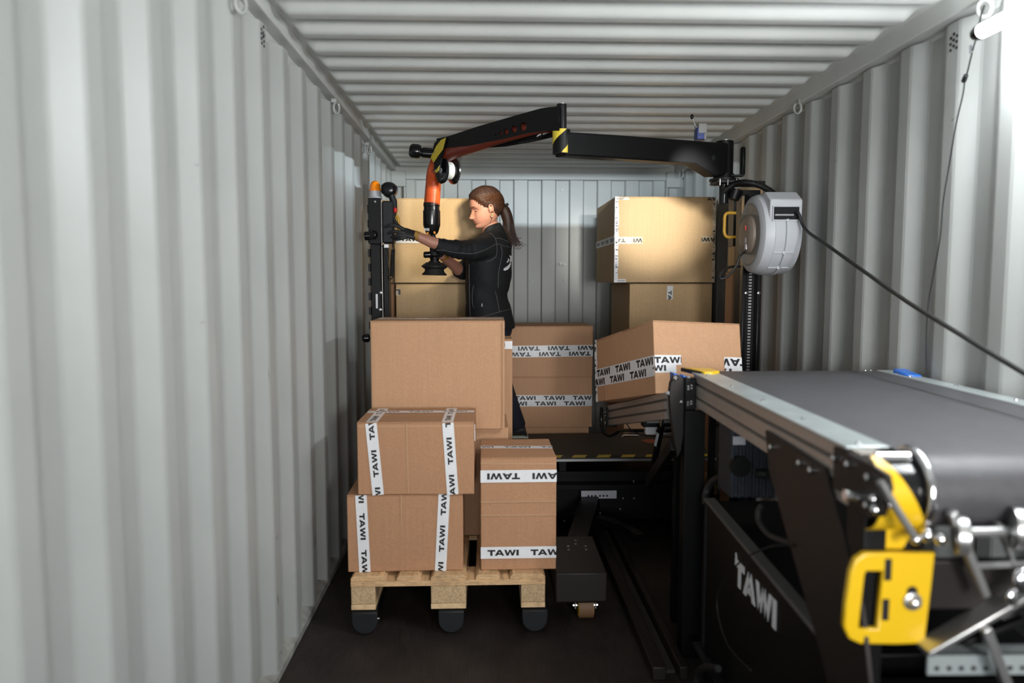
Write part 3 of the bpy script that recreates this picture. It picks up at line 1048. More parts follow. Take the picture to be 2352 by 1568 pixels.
# outrigger with caster
m_ = MB()
m_.prism([(.285, 2.97, .235), (.285, 3.39, .245), (.285, 3.39, .10), (.285, 2.985, .10), (.285, 2.97, .11)], (.215, 0, 0))
o_ = obj('outrigger', m_, M['brown_black'], t, bevel=0.005)
for px_, py_ in ((1305, 1255), (1322, 1250), (1345, 1255), (1306, 1263), (1322, 1242), (1346, 1263)):
    p = PZ(px_, py_, .2415); m_ = MB(); m_.cyl(p, p + V((0, 0, .004)), .0055, seg=8); obj('bolt', m_, M['steel'], o_)
m_ = MB(); m_.beam((.40, 3.30, .17), (.62, 4.25, .17), .10, .10); obj('outrigger_beam', m_, M['black'], t, bevel=0.004)
cx, cy = .412, 3.07
wh = MB(); wh.lathe((cx - .022, cy, .052), (1, 0, 0), [(0, .030), (0, .046), (.006, .052), (.060, .052), (.066, .046), (.066, .030)], 28)
cw = obj('caster_wheel', wh, M['ochre'], t, smooth=40)
wh = MB(); wh.cyl((cx - .020, cy, .052), (cx + .042, cy, .052), .0525, seg=28); obj('tread', wh, M['tread'], cw, smooth=40)
m_ = MB(); m_.box((cx - .036, cy - .012, .040), (cx - .030, cy + .020, .108)); m_.box((cx + .052, cy - .012, .040), (cx + .058, cy + .020, .108)); m_.box((cx - .036, cy - .02, .106), (cx + .058, cy + .03, .110))
obj('caster_fork', m_, M['steel'], t, bevel=0.001)
m_ = MB(); m_.cyl((cx + .01, cy + .004, .084), (cx + .01, cy + .004, .100), .040, seg=20); m_.cyl((cx - .042, cy, .052), (cx + .064, cy, .052), .006, seg=8)
obj('caster_swivel', m_, M['chrome'], t, smooth=40)
# low side beam on the floor
for x0_, w_ in ((.60, .05), (.70, .03)):
    m_ = MB(); m_.box((x0_, 2.55, .0), (x0_ + w_, 4.2, .05)); obj('side_beam', m_, M['brown_black'], t, bevel=0.004)
m_ = MB(); m_.box((.655, 2.6, .0), (.695, 4.15, .012)); obj('ribbed_step', m_, M['deck'], t)

# ------------------------------------------------------------------ left control mast
YM = 4.35
def fbox(x0, y0, x1, y1, yd, depth):
    a, b = P(x0, y0, yd), P(x1, y1, yd)
    m_ = MB(); m_.box((a.x, yd, b.z), (b.x, yd + depth, a.z)); return m_


t = thing('control_mast', 'black upright control mast on the left with an amber beacon on its top', 'mast', (-.64, 4.4, 0))
m_ = fbox(845, 455, 876, 560, YM, .10); obj('mast_head', m_, M['black'], t, bevel=0.003)
a, b = P(851, 560, YM), P(876, 735, YM)
m_ = MB(); m_.box((a.x, YM, .02), (b.x, YM + .10, a.z)); obj('column', m_, M['black'], t, bevel=0.003)
a, b = P(876, 458, YM - .004), P(878.5, 700, YM - .004)
m_ = MB(); m_.box((a.x, YM - .004, .02), (b.x, YM + .08, a.z)); obj('edge_rail', m_, M['steel'], t)
a, b = P(879, 560, YM), P(894, 700, YM + .02)
m_ = MB(); m_.box((a.x, YM + .02, .02), (b.x, YM + .12, a.z)); obj('rear_column', m_, M['black'], t, bevel=0.003)
m_ = MB()
a = P(842.5, 462, YM)
for k in range(9):
    z = a.z - .02 - k * .085
    m_.box((a.x, YM + .01, z - .045), (a.x + .012, YM + .05, z))
obj('side_rack', m_, M['charcoal'], t, kind='stuff')
m_ = fbox(877, 461, 904, 558, YM - .03, .11); bx = obj('control_box', m_, M['charcoal'], t, bevel=0.008, label='charcoal switch box on the mast side')
m_ = fbox(904, 476, 911, 488, YM + .0, .035); obj('stop_button', m_, M['red'], bx, bevel=0.006)
p = P(862, 455, YM + .05)
m_ = MB(); m_.lathe(p, (0, 0, 1), [(-.002, .040), (.006, .040), (.008, .035), (.040, .033), (.042, .030)], 24); bc = obj('beacon_base', m_, M['grey_plastic'], t, smooth=35)
m_ = MB(); m_.lathe(p + V((0, 0, .040)), (0, 0, 1), [(0, .036), (.006, .036), (.008, .033), (.035, .031), (.052, .022), (.060, .008)], 24); obj('beacon_lens', m_, M['amber'], bc, smooth=35, label='amber lens')
p = P(862, 463, YM); m_ = MB(); m_.cyl(p, p + V((0, -.005, 0)), .006, seg=12); obj('screw', m_, M['chrome'], t)
for px_, py_ in ((874, 672), (873, 711)):
    p = P(px_, py_, YM); m_ = MB(); m_.lathe(p, (0, -1, 0), [(0, .009), (.003, .009), (.004, .005), (.002, .004)], 14); obj('screw', m_, M['chrome'], t, smooth=40)
a, b = P(863, 675, YM), P(868, 708, YM)
m_ = MB(); m_.box((a.x, YM - .001, b.z), (b.x, YM + .002, a.z)); obj('slot', m_, M['chrome'], t)
# round lamp turned away from the camera
p = P(892, 436, 4.40)
m_ = MB(); m_.lathe(p + V((0, -.055, 0)), (.12, 1, .0), [(0, .020), (.006, .034), (.020, .042), (.05, .046), (.075, .046), (.078, .040)], 28)
lp = obj('lamp_head', m_, M['black_gloss'], t, smooth=35)
m_ = MB()
for k in range(9):
    x = -.032 + .008 * k
    h_ = math.sqrt(.042 ** 2 - x * x) * .9
    m_.box((p.x + x - .0012, p.y - .056, p.z - h_), (p.x + x + .0012, p.y - .03, p.z + h_))
obj('cooling_fin', m_, M['black'], lp, kind='stuff')
m_ = MB(); m_.tube([P(898, 447, 4.36), P(904, 462, 4.37), P(908, 485, 4.38), P(900, 506, 4.38)], [.018, .020, .013, .010], 10); obj('lamp_bracket', m_, M['charcoal'], t, smooth=45)
m_ = MB(); m_.tube(smooth_path([P(899, 500, 4.40), P(909, 496, 4.40), P(915, 505, 4.40), P(915, 530, 4.40), P(911, 546, 4.40), P(903, 548, 4.40)], 5), .009, 10); obj('grab_handle', m_, M['ochre'], t, smooth=45, label='ochre grab handle')
m_ = MB(); p = P(862, 540, YM)
m_.lathe(p, (-.35, -1, 0), [(0, .012), (.02, .012), (.022, .027), (.045, .027), (.05, .020)], 20); k_ = obj('clamp_knob', m_, M['black_gloss'], t, smooth=35)
m_ = MB(); m_.tube([P(852, 541, YM - .02), P(838, 542, YM - .02)], [.024, .026], 16); m_.cbox(P(846, 541, YM - .015), (.05, .02, .02)); obj('knob_arm', m_, M['black_gloss'], k_, smooth=35)
p = P(838, 776, YM); m_ = MB(); m_.lathe(p + V((.03, 0, 0)), (-1, -.2, 0), [(0, .014), (.01, .026), (.035, .024), (.045, .012)], 18); obj('clamp_knob', m_, M['black_gloss'], t, smooth=35)
coil = []
pa, pb = P(903, 573, 4.33), P(900, 634, 4.33)
for k in range(26 * 10 + 1):
    u = k / 260
    q = pa.lerp(pb, u); a_ = 2 * math.pi * k / 10
    coil.append(q + V((.0095 * math.cos(a_), .0095 * math.sin(a_), 0)))
coil += [P(897, 642, 4.34), P(892, 638, 4.36), P(890, 620, 4.40)]
m_ = MB(); m_.tube([P(902, 556, 4.35), P(902, 566, 4.33)] + coil, .0032, 6); obj('coiled_cord', m_, M['rubber'], t, smooth=50)
m_ = MB(); m_.tube(smooth_path([P(862, 562, 4.34), P(880, 568, 4.32), P(889, 590, 4.32), P(894, 620, 4.32), P(895, 640, 4.33)], 6), .002, 5); obj('wire', m_, M['rubber'], t)
m_ = MB(); m_.cbox(P(888, 565, 4.33), (.03, .03, .025)); obj('cable_gland', m_, M['steel'], t, bevel=0.003)

# ------------------------------------------------------------------ right mast with turntable for the arm
t = thing('lifting_mast', 'tall black upright mast on the right carrying the folding lifting arm', 'mast', (1.40, 3.9, 0))
x0_, x1_ = 1.350, 1.452
m_ = MB(); m_.box((x0_, 3.90, .0), (x1_, 3.98, 1.93)); obj('back_plate', m_, M['black'], t, bevel=0.002)
for xa, xb in ((x0_, x0_ + .022), (x1_ - .022, x1_)):
    m_ = MB(); m_.box((xa, 3.85, .0), (xb, 3.90, 1.90)); obj('column', m_, M['black_gloss'], t, bevel=0.004)
m_ = MB()
for k in range(75):
    m_.box((1.392, 3.875, .3 + k * .016), (1.408, 3.899, .308 + k * .016))
obj('lift_chain', m_, M['steel'], t, kind='stuff')
for px_, py_ in ((1714, 673), (1743, 673)):
    p = P(px_, py_, 3.849); m_ = MB(); m_.lathe(p, (0, -1, 0), [(0, .008), (.004, .008), (.005, .004)], 12); obj('bolt', m_, M['chrome'], t, smooth=40)
a = P(1692, 424, 3.86); b = P(1758, 418, 3.86)
m_ = MB(); m_.box((1.30, 3.86, a.z - .004), (b.x, 3.93, b.z + .006)); obj('top_bracket', m_, M['black'], t, bevel=0.002)
tz = P(1665, 416, 3.84).z
c = P(1663, 400, 3.84)
m_ = MB(); m_.box((c.x - .05, 3.78, tz - .014), (c.x + .11, 3.92, tz)); obj('turntable_plate', m_, M['charcoal'], t, bevel=0.002)
m_ = MB(); m_.lathe(V((c.x, 3.84, tz)), (0, 0, 1), [(0, .075), (.010, .075), (.012, .055), (.035, .052)], 32); obj('turntable', m_, M['black'], t, smooth=35)
b = P(1663, 467, 3.84)
m_ = MB(); m_.cyl((c.x, 3.84, b.z), (c.x, 3.84, tz - .018), .024, seg=24); obj('pivot_stub', m_, M['black_gloss'], t, smooth=35)
for dx in (-.04, .0, .045):
    m_ = MB(); m_.cyl((c.x + dx, 3.775, tz - .030), (c.x + dx, 3.775, tz + .004), .004, seg=8); obj('bolt', m_, M['steel'], t)
m_ = MB(); m_.box((P(1686, 455, 3.87).x, 3.87, P(1686, 565, 3.87).z), (P(1692, 455, 3.87).x, 3.95, P(1692, 455, 3.87).z)); obj('handle_plate', m_, M['black'], t)
m_ = MB(); m_.tube(smooth_path([P(1690, 489, 3.86), P(1672, 489, 3.86), P(1665, 496, 3.86), P(1664, 515, 3.86), P(1664, 535, 3.86), P(1671, 544, 3.86), P(1690, 544, 3.86)], 5), .0085, 10)
obj('grab_handle', m_, M['ochre'], t, smooth=45, label='ochre grab handle')
m_ = MB(); m_.tube(smooth_path([P(1662, 440, 3.80), P(1672, 432, 3.78), P(1690, 422, 3.76), P(1715, 419, 3.72), P(1740, 424, 3.70), P(1762, 434, 3.68), P(1778, 446, 3.66)], 6), .0135, 10)
cd = obj('conduit', m_, M['rubber'], t, smooth=45)
m_ = MB()
pth = smooth_path([P(1672, 432, 3.78), P(1690, 422, 3.76), P(1715, 419, 3.72), P(1740, 424, 3.70), P(1762, 434, 3.68), P(1778, 446, 3.66)], 8)
for i in range(0, len(pth) - 1):
    m_.tube([pth[i], pth[i].lerp(pth[i + 1], .5)], .0165, 10)
obj('conduit_rib', m_, M['black_gloss'], cd, smooth=45, kind='stuff')
m_ = MB(); m_.tube([P(1690, 436, 3.84), P(1683, 458, 3.84)], [.04, .03], 12); obj('junction_block', m_, M['black'], t, smooth=40)

# ------------------------------------------------------------------ folding arm
EL = V((.332, 3.30, 0)); SH = V((c.x, 3.84, 0)); TP = V((P(1010, 330, 4.30).x, 4.30, 0))


def PV(px_, py_, A, B, off=0.0):
    """sight line against the upright plane through A and B, pushed back by off"""
    d = ray(px_, py_)
    n_ = V((-(B - A).y, (B - A).x, 0)).normalized()
    if n_.y < 0: n_ = -n_
    A2 = A + n_ * off
    t_ = n_.dot(A2) / n_.dot(d)
    return V((d.x * t_, d.y * t_, CAM_H + d.z * t_))


t = thing("jib_crane", 'black two-part folding lifting arm reaching across under the roof, red hose below it', 'arm', (c.x, 3.84, tz))
nb = V((-(SH - EL).y, (SH - EL).x, 0)).normalized()
ol = [(1300, 302), (1400, 308), (1605, 323), (1640, 326), (1679, 328), (1679, 402), (1645, 403), (1600, 375), (1400, 362), (1300, 356)]
pf = [PV(a_, b_, EL, SH, -.040) for a_, b_ in ol]
m_ = MB(); m_.prism(pf, nb * .085); la_ = obj('lower_arm', m_, M['black'], t, bevel=0.009, bseg=3)
p = PV(1638, 362, EL, SH, -.041); m_ = MB(); m_.cyl(p, p - nb * .003, .014, seg=20); obj('pin_cover', m_, M['charcoal'], la_, smooth=40)
m_ = MB(); m_.cyl((SH.x, SH.y, tz + .03), (SH.x, SH.y, P(1665, 325, 3.84).z), .045, seg=24); obj('shoulder_barrel', m_, M['black'], t, smooth=35)
m_ = MB(); m_.lathe((SH.x, SH.y - .01, P(1665, 327, 3.84).z), (0, 0, 1), [(0, .020), (.004, .026), (.010, .026), (.012, .015)], 20); obj('shoulder_cap', m_, M['steel'], t, smooth=35)
z0_, z1_ = 2.008, 2.112
m_ = MB(); m_.cyl((EL.x, EL.y, z0_), (EL.x, EL.y, z1_), .039, seg=32); eb = obj('elbow_barrel', m_, M['black'], t, smooth=35)
# hazard bands wrapped round the elbow barrel
def wrap(r, bands, z0, z1, mat_, par, name):
    for (a0, a1, f0, f1, g0, g1) in bands:
        mb_ = MB(); N = 10; vs_ = []; fs = []
        for k in range(N + 1):
            u = k / N; a_ = R(a0 + (a1 - a0) * u)
            lo = f0 + (g0 - f0) * u; hi = f1 + (g1 - f1) * u
            for rr_ in (r, r - .0015):
                for zz in (lo, hi):
                    vs_.append((EL.x + rr_ * math.cos(a_), EL.y + rr_ * math.sin(a_), z0 + (z1 - z0) * zz))
        for k in range(N):
            q = 4 * k
            fs += [(q, q + 4, q + 5, q + 1), (q + 2, q + 3, q + 7, q + 6)]
        mb_.add(vs_, fs)
        obj(name, mb_, mat_, par, smooth=60)


wrap(.0403, [(175, 300, .28, 1.0, 1.0, 1.0), (268, 335, .02, .06, .02, .55)], z0_, z1_, M['yellow_tape'], eb, 'yellow_stripe')
m_ = MB(); m_.cyl((EL.x, EL.y, z1_), (EL.x, EL.y, P(1288, 240, 3.3).z), .0225, seg=24); obj('elbow_post', m_, M['black_gloss'], t, smooth=35)
m_ = MB(); m_.cyl((EL.x, EL.y, P(1288, 240, 3.3).z), (EL.x, EL.y, P(1288, 240, 3.3).z + .004), .020, seg=24); obj('post_cap', m_, M['steel'], t, smooth=35)

# upper arm: two side plates (the near one pierced), a top plate and the striped end bracket
def pv2(px_, py_, off=0.0):
    return PV(px_, py_, EL, TP, off)


d_ = (TP - EL).normalized()
Mx = frame3(EL + V((0, 0, 2.1)), -d_, (0, 0, 1))
Mi = Mx.inverted()
tl = lambda a_, b_: tuple((Mi @ pv2(a_, b_, -.04))[:2])
nrm = V((Mx[0][2], Mx[1][2], Mx[2][2]))
back = nrm if nrm.y > 0 else -nrm
ol = [(1284, 244), (1262, 246), (1243, 249), (1200, 261), (1100, 290), (1030, 313), (1008, 320), (999, 328), (996, 338), (1000, 352), (1008, 350), (1019, 340), (1075, 335), (1151, 320), (1215, 305), (1250, 301), (1284, 300)]
holes = [(1139, 309, 2.6), (1151, 306, 4.6), (1164, 302, 6.8), (1182, 296.5, 8.6), (1203, 291, 10.2)]
hl = []
for a_, b_, r_ in holes:
    hl.append([tl(a_ + .75 * r_ * math.cos(2 * math.pi * k / 18), b_ + r_ * math.sin(2 * math.pi * k / 18)) for k in range(18)])
M1 = Mx.copy(); M1.translation = Mx.translation - back * .040
plate('side_plate', [tl(*q) for q in ol], hl, .006, M1, M['black'], t)
ol2 = [(1262, 246), (1243, 249), (1100, 290), (1008, 320), (1000, 340), (1075, 337), (1130, 333), (1190, 322), (1262, 304)]
M2 = Mx.copy(); M2.translation = Mx.translation + back * .040
plate('side_plate', [tl(*q) for q in ol2], [], .006, M2, M['black'], t)
m_ = MB()
tops = [(1262, 246), (1243, 249), (1200, 261), (1100, 290), (1030, 313), (1008, 320), (999, 328)]
for q, w in zip(tops[:-1], tops[1:]):
    a_, b_ = pv2(*q, -.04), pv2(*w, -.04)
    m_.hexa([a_ - V((0, 0, .006)), b_ - V((0, 0, .006)), b_ + back * .08 - V((0, 0, .006)), a_ + back * .08 - V((0, 0, .006)), a_, b_, b_ + back * .08, a_ + back * .08])
obj('top_plate', m_, M['black'], t)
a_ = pv2(1150, 330, 0); b_ = pv2(1274, 306, 0)
m_ = MB(); m_.prism([pv2(1190, 328, .02), pv2(1228, 321, .02), pv2(1262, 306, .02), pv2(1280, 303, .02), pv2(1280, 299, .02), pv2(1240, 303, .02)], back * .012)
obj('web', m_, M['black'], t)
for k, (xa, xb) in enumerate(((1232, 1240), (1246, 1258))):
    m_ = MB(); m_.prism([pv2(xa, 314 - k * 5, .015), pv2(xb, 310 - k * 5, .015), pv2(xb + 2, 306 - k * 5, .015), pv2(xa + 3, 310 - k * 5, .015)], back * .004); obj('slot', m_, M['white'], t)
# end bracket
oe = [(1003, 318), (1025, 314), (1024, 322), (1018, 344), (1010, 378), (1008, 393), (1003, 397), (996, 395), (997, 380), (996, 373), (989, 362), (998, 345), (1002, 330)]
m_ = MB(); m_.prism([pv2(a_, b_, -.052) for a_, b_ in oe], back * .008); eb = obj('end_bracket', m_, M['black'], t)
m_ = MB(); m_.prism([pv2(a_, b_, .045) for a_, b_ in oe], back * .006); obj('end_bracket', m_, M['black'], t)
for poly in ([(1013, 321), (1024, 316), (1017, 343), (1006, 358), (996, 373), (989, 362), (1002, 335)], [(1009, 380), (1007.5, 392), (1003, 396.5), (996.5, 394), (1003, 388)]):
    m_ = MB(); m_.prism([pv2(a_, b_, -.0535) for a_, b_ in poly], back * .001); obj('yellow_stripe', m_, M['yellow_tape'], eb)
for a_, b_ in ((998.5, 349), (1000.5, 391)):
    p = pv2(a_, b_, -.055); m_ = MB(); m_.lathe(p, -back, [(0, .006), (.003, .006), (.004, .003)], 10); obj('screw', m_, M['chrome'], eb)
# work lamp at the arm's end
q0, q1, q2, q3 = P(1000, 353, 4.33), P(972, 350, 4.33), P(966, 349, 4.33), P(941, 345, 4.33)
m_ = MB(); m_.tube([q0, q1, q1.lerp(q2, .3), q2], [(.032, .028), (.034, .028), (.028, .024), (.028, .024)], 14); wl_ = obj('lamp_body', m_, M['black_gloss'], t, smooth=40)
m_ = MB(); m_.tube([q2, q2.lerp(q3, .25), q2.lerp(q3, .8), q3], [.036, .042, .040, .030], 14); obj('lamp_hood', m_, M['black_gloss'], wl_, smooth=40)
# added light hidden behind the lower arm; flaps cut a flat back-wall band
lc = V((.62, 3.60, 2.118))
for dz in (-.0165, .0165):
    m_ = MB(); m_.box((lc.x - .13, lc.y, lc.z + dz - .001), (lc.x + .13, lc.y + .20, lc.z + dz + .001)); obj('added_light_flap', m_, M['black'], t)
m_ = MB(); m_.box((lc.x + .128, lc.y, lc.z - .018), (lc.x + .131, lc.y + .20, lc.z + .018)); obj('added_light_flap', m_, M['black'], t)
m_ = MB(); m_.box((lc.x - .13, lc.y - .02, lc.z - .018), (lc.x + .13, lc.y - .004, lc.z + .018)); obj('added_light_back', m_, M['black'], t)
lamp('added_slot_light', 'AREA', lc, lc + V((0, 1, 0)), 52, (0.80, 0.92, 1.0), shape='RECTANGLE', size=0.18, size_y=0.004)
# guide wheel
pc = P(1029, 392, 4.26)
ax = V((.81, .50, 0.02)).normalized()
for s in (-1, 1):
    m_ = MB(); m_.lathe(pc + ax * (s * .035), ax * s, [(-.022, .030), (-.012, .054), (-.002, .074), (.006, .075), (.009, .070), (.006, .050), (.010, .034), (.012, .018)], 36); obj('wheel_flange', m_, M['black_gloss'], t, smooth=50)
m_ = MB(); m_.lathe(pc - ax * .024, ax, [(0, .044), (.008, .050), (.040, .050), (.048, .044)], 30); obj('wheel_hub', m_, M['reel_side'], t, smooth=40)
m_ = MB(); m_.lathe(pc - ax * .049, ax, [(-.003, .008), (-.003, .015), (.006, .015), (.006, .008)], 18); obj('hub_ring', m_, M['grey_plastic'], t, smooth=40)
m_ = MB(); m_.prism([P(1040, 350, 4.34), P(1062, 345, 4.34), P(1058, 385, 4.34), P(1040, 395, 4.34)], (0, .006, 0)); obj('wheel_bracket', m_, M['black'], t)
# hose: smooth dark run under the arm, ribbed bright fall
HY = 4.42
run = [pv2(1262, 288, 0.0), pv2(1228, 293, 0.0), pv2(1200, 300, 0), pv2(1165, 309, 0), pv2(1130, 319, 0), pv2(1080, 335, 0), pv2(1045, 346, 0), pv2(1018, 358, 0.01)]
fall = [pv2(1018, 358, 0.01), pv2(1006, 372, .02), P(999, 392, HY - .04), P(996, 415, HY), P(994, 440, HY), P(992, 469, HY)]
rad = 0.041
def ribbed(path, r0, r1, pitch, amp, name, mat_, par):
    # resample by arc length
    L = [0]
    for a_, b_ in zip(path[:-1], path[1:]): L.append(L[-1] + (b_ - a_).length)
    n = int(L[-1] / pitch) * 3
    pts, rs = [], []
    j = 0
    for i in range(n + 1):
        s_ = L[-1] * i / n
        while j < len(L) - 2 and L[j + 1] < s_: j += 1
        u = (s_ - L[j]) / max(1e-6, L[j + 1] - L[j])
        pts.append(path[j].lerp(path[j + 1], u))
        r_ = r0 + (r1 - r0) * i / n
        rs.append(r_ + (amp if i % 3 == 0 else -amp * .5))
    mb_ = MB(); mb_.tube(pts, rs, 24)
    return obj(name, mb_, mat_, par, smooth=180)


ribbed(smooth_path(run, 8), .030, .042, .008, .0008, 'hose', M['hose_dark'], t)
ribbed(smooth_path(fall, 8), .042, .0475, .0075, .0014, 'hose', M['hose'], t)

# vacuum gripping head on the hose
t = thing('vacuum_gripper', 'black vacuum lifting head with a bellows suction pad hanging from the red hose', 'gripper', P(985, 630, HY))
p = P(992, 466, HY); z = lambda py_: P(992, py_, HY).z
pr = [(466, .0485), (474, .0485), (475, .046), (483, .047), (484, .051), (516, .051), (518, .050), (532, .040), (538, .030), (540, .016)]
m_ = MB(); m_.lathe((p.x - .002, HY, 0), (0, 0, 1), [(z(a_), r_) for a_, r_ in reversed(pr)], 32); obj('head_body', m_, M['black_gloss'], t, smooth=30)
m_ = MB(); m_.tube([P(994, 538, HY), P(997, 552, HY), P(1000, 575, HY)], [.016, .013, .013], 12); obj('stem', m_, M['black'], t, smooth=40)
for a_, b_ in (((981, 540), (983, 533)), ((999, 537), (997, 531))):
    m_ = MB(); m_.beam(P(*a_, HY - .03), P(*b_, HY - .03), .014, .012); obj('lever', m_, M['orange'], t, bevel=0.003, label='small orange lever')
m_ = MB()
for k in range(4):
    m_.cbox(P(976 + 3 * k, 527, HY - .049 + .004 * abs(k - 1.5)), (.0045, .003, .016))
obj('lettering', m_, M['white'], t, kind='stuff')
m_ = MB(); m_.tube([P(973, 585, HY), P(975, 585, HY), P(1000, 584, HY), P(1003, 584, HY)], [.014, .019, .019, .014], 18); m_.tube([P(1000, 584, HY), P(1009, 585, HY)], [.016, .010], 12); vb = obj('valve_body', m_, M['black_gloss'], t, smooth=40)
m_ = MB(); pc = P(986, 600, HY); zz = lambda py_: P(986, py_, HY).z
m_.lathe((pc.x, HY, 0), (.02, 0, 1), [(zz(a_), r_) for a_, r_ in ((632, .070), (631, .075), (629, .073), (624, .060), (620, .056), (618, .058), (613, .077), (611, .078), (609, .072), (604, .054), (602.5, .050), (602, .020))], 40)
obj('suction_pad', m_, M['rubber'], t, smooth=25)
m_ = MB(); m_.lathe((pc.x, HY, 0), (.02, 0, 1), [(zz(a_), r_) for a_, r_ in ((603, .036), (600, .036), (599, .026), (596, .026), (595, .028), (592, .028), (591, .012), (586, .012))], 28)
obj('pad_neck', m_, M['black'], t, smooth=25)

# blue lever tool standing on the lower arm
t = thing('lever_clamp', 'small navy blue clamp with a silver top and black lever on the arm', 'clamp', P(1608, 326, 3.80))
a, b = P(1598, 295, 3.80), P(1614, 325, 3.80)
m_ = MB(); m_.box((a.x, 3.77, b.z + .006), (b.x, 3.83, a.z)); obj('clamp_body', m_, M['navy'], t, bevel=0.003)
a, b = P(1601, 286, 3.80), P(1619, 325, 3.80)
m_ = MB(); m_.box((P(1614, 300, 3.8).x, 3.775, b.z + .006), (b.x, 3.825, a.z)); m_.box((a.x, 3.768, P(0, 297, 3.8).z), (b.x, 3.832, a.z)); obj('clamp_frame', m_, M['reel_side'], t, bevel=0.002)
m_ = MB(); m_.tube([P(1598, 291, 3.79), P(1594, 278, 3.79), P(1590, 268, 3.79)], .004, 8); lv = obj('lever', m_, M['steel'], t)
m_ = MB(); m_.ball(P(1589.5, 268, 3.79), .009, 10, (1, 1, 1.5)); obj('lever_knob', m_, M['black_gloss'], lv, smooth=60)
m_ = MB(); m_.cyl(P(1596, 292, 3.79), P(1603, 291, 3.79), .007, seg=10); m_.cyl(P(1614, 300, 3.79), P(1624, 299, 3.79), .003, seg=8); obj('clamp_pin', m_, M['steel'], t)
t = thing('loop_bracket', 'upright black bar bracket beside the arm pivot, pale wall showing through', 'bracket', P(1700, 402, 3.80))
m_ = MB(); a, b = P(1703, 336, 3.80), P(1713, 404, 3.80)
m_.box((a.x, 3.79, b.z), (b.x - .004, 3.83, a.z)); obj('bar', m_, M['black'], t, bevel=0.012, bseg=3)
m_ = MB(); a, b = P(1679, 401, 3.80), P(1710, 405, 3.80)
m_.box((a.x, 3.79, b.z), (b.x - .006, 3.83, a.z)); m_.box((P(1680, 0, 3.8).x, 3.80, b.z), (P(1682.5, 0, 3.8).x, 3.83, P(0, 351, 3.8).z)); obj('foot_plate', m_, M['black'], t)

# ------------------------------------------------------------------ cable reel
t = thing('cable_reel', 'pale grey wall-hung cable reel with a black mouth, high on the right mast', 'reel', P(1755, 627, 3.62))
rc = V((1.395, 3.648, P(1755, 537, 3.60).z))
RR = .198
xl, xr = -.088, .105
m_ = MB()
prof = [(xl, .120), (xl + .002, .165), (xl + .012, .186), (xl + .03, RR - .004), (-.035, RR), (-.033, RR + .0025), (.010, RR + .0025), (.012, RR), (.0135, RR - .005), (.0165, RR - .005), (.018, RR + .006), (.030, RR + .006), (.032, RR), (xr - .03, RR - .002), (xr - .008, .188), (xr, .165), (xr, .10)]
m_.lathe(rc, (1, 0, 0), [(a_, b_) for a_, b_ in prof], 64)
obj('housing', m_, M['reel'], t, smooth=28)
m_ = MB(); m_.lathe(rc + V((xl - .001, 0, 0)), (-1, 0, 0), [(0, .150), (.002, .155), (.003, .148), (-.006, .135), (-.004, .05)], 48); obj('side_disc', m_, M['reel_side'], t, smooth=28)
m_ = MB(); m_.lathe(rc + V((xl - .002, 0, 0)), (-1, 0, 0), [(0, .098), (.012, .096), (.022, .082), (.027, .055), (.028, .02)], 40); hc = obj('hub_cover', m_, M['brown_black'], t, smooth=35)
hc.data.materials[0] = mat('beige_brown_cover', (.24, .19, .155), .5)
for dz in (-.03, -.062):
    m_ = MB(); m_.cbox(rc + V((xl - .027, -.03, dz)), (.006, .018, .026)); obj('warning_label', m_, M['label'], hc)
m_ = MB(); m_.cbox(rc + V((xl - .030, -.03, .03)), (.006, .010, .022)); obj('red_label', m_, M['red'], hc)
# mouth block, square shouldered, at the upper front
za, zb = P(1770, 458, 3.46).z, P(1770, 512, 3.46).z
m_ = MB()
m_.prism([(rc.x - .060, 3.50, zb - .012), (rc.x - .060, 3.462, zb), (rc.x - .060, 3.456, za), (rc.x - .060, 3.53, za + .045), (rc.x - .060, 3.62, za + .03)], (.155, 0, 0))
mo = obj('mouth_block', m_, M['reel'], t, bevel=0.008, bseg=3)
x_a, x_b = rc.x - .045, rc.x + .076
zt, zl = P(1770, 475, 3.455).z, P(1770, 504, 3.455).z
for q in ((x_a - .005, zl - .006, x_b + .005, zl), (x_a - .005, zt, x_b + .005, zt + .006), (x_a - .006, zl, x_a, zt), (x_b, zl, x_b + .006, zt)):
    m_ = MB(); m_.box((q[0], 3.450, q[1]), (q[2], 3.462, q[3])); obj('mouth_frame', m_, M['reel'], mo, bevel=0.001)
m_ = MB(); m_.box((x_a, 3.4535, zl), (x_b, 3.4575, zt)); obj('mouth_opening', m_, M['hole'], mo)
m_ = MB(); m_.cyl((x_a + .006, 3.4525, (zl + zt) / 2 - .008), (x_b - .026, 3.4525, (zl + zt) / 2 - .008), .0045, seg=10); obj('mouth_roller', m_, M['grey_plastic'], mo, smooth=40)
for k, zf in enumerate((.115, .035, -.095, -.165)):
    yy = rc.y - math.sqrt(max(0, (RR + .003) ** 2 - zf ** 2))
    m_ = MB(); m_.box((rc.x - .035, yy - .004, rc.z + zf - .003), (rc.x + .012, yy + .012, rc.z + zf + .001)); m_.box((rc.x + .008, yy - .007, rc.z + zf - .008), (rc.x + .018, yy + .01, rc.z + zf + .006)); m_.box((rc.x + .030, yy - .004, rc.z + zf - .003), (rc.x + .066, yy + .012, rc.z + zf + .001))
    if k != 1: obj('housing_clip', m_, M['reel'], t)
m_ = MB(); m_.tube(smooth_path([rc + V((xl - .028, -.02, -.088)), P(1700, 588, 3.60), P(1690, 612, 3.60), P(1672, 634, 3.60), P(1656, 640, 3.60), P(1654, 632, 3.61), P(1664, 618, 3.63), P(1685, 612, 3.68), P(1700, 612, 3.74)], 6), .0062, 8)
obj('supply_cord', m_, M['rubber'], t, smooth=50)
t = thing('power_cable', 'thick black cable running from the grey reel down to the right edge', 'cable', P(1803, 493, 3.46))
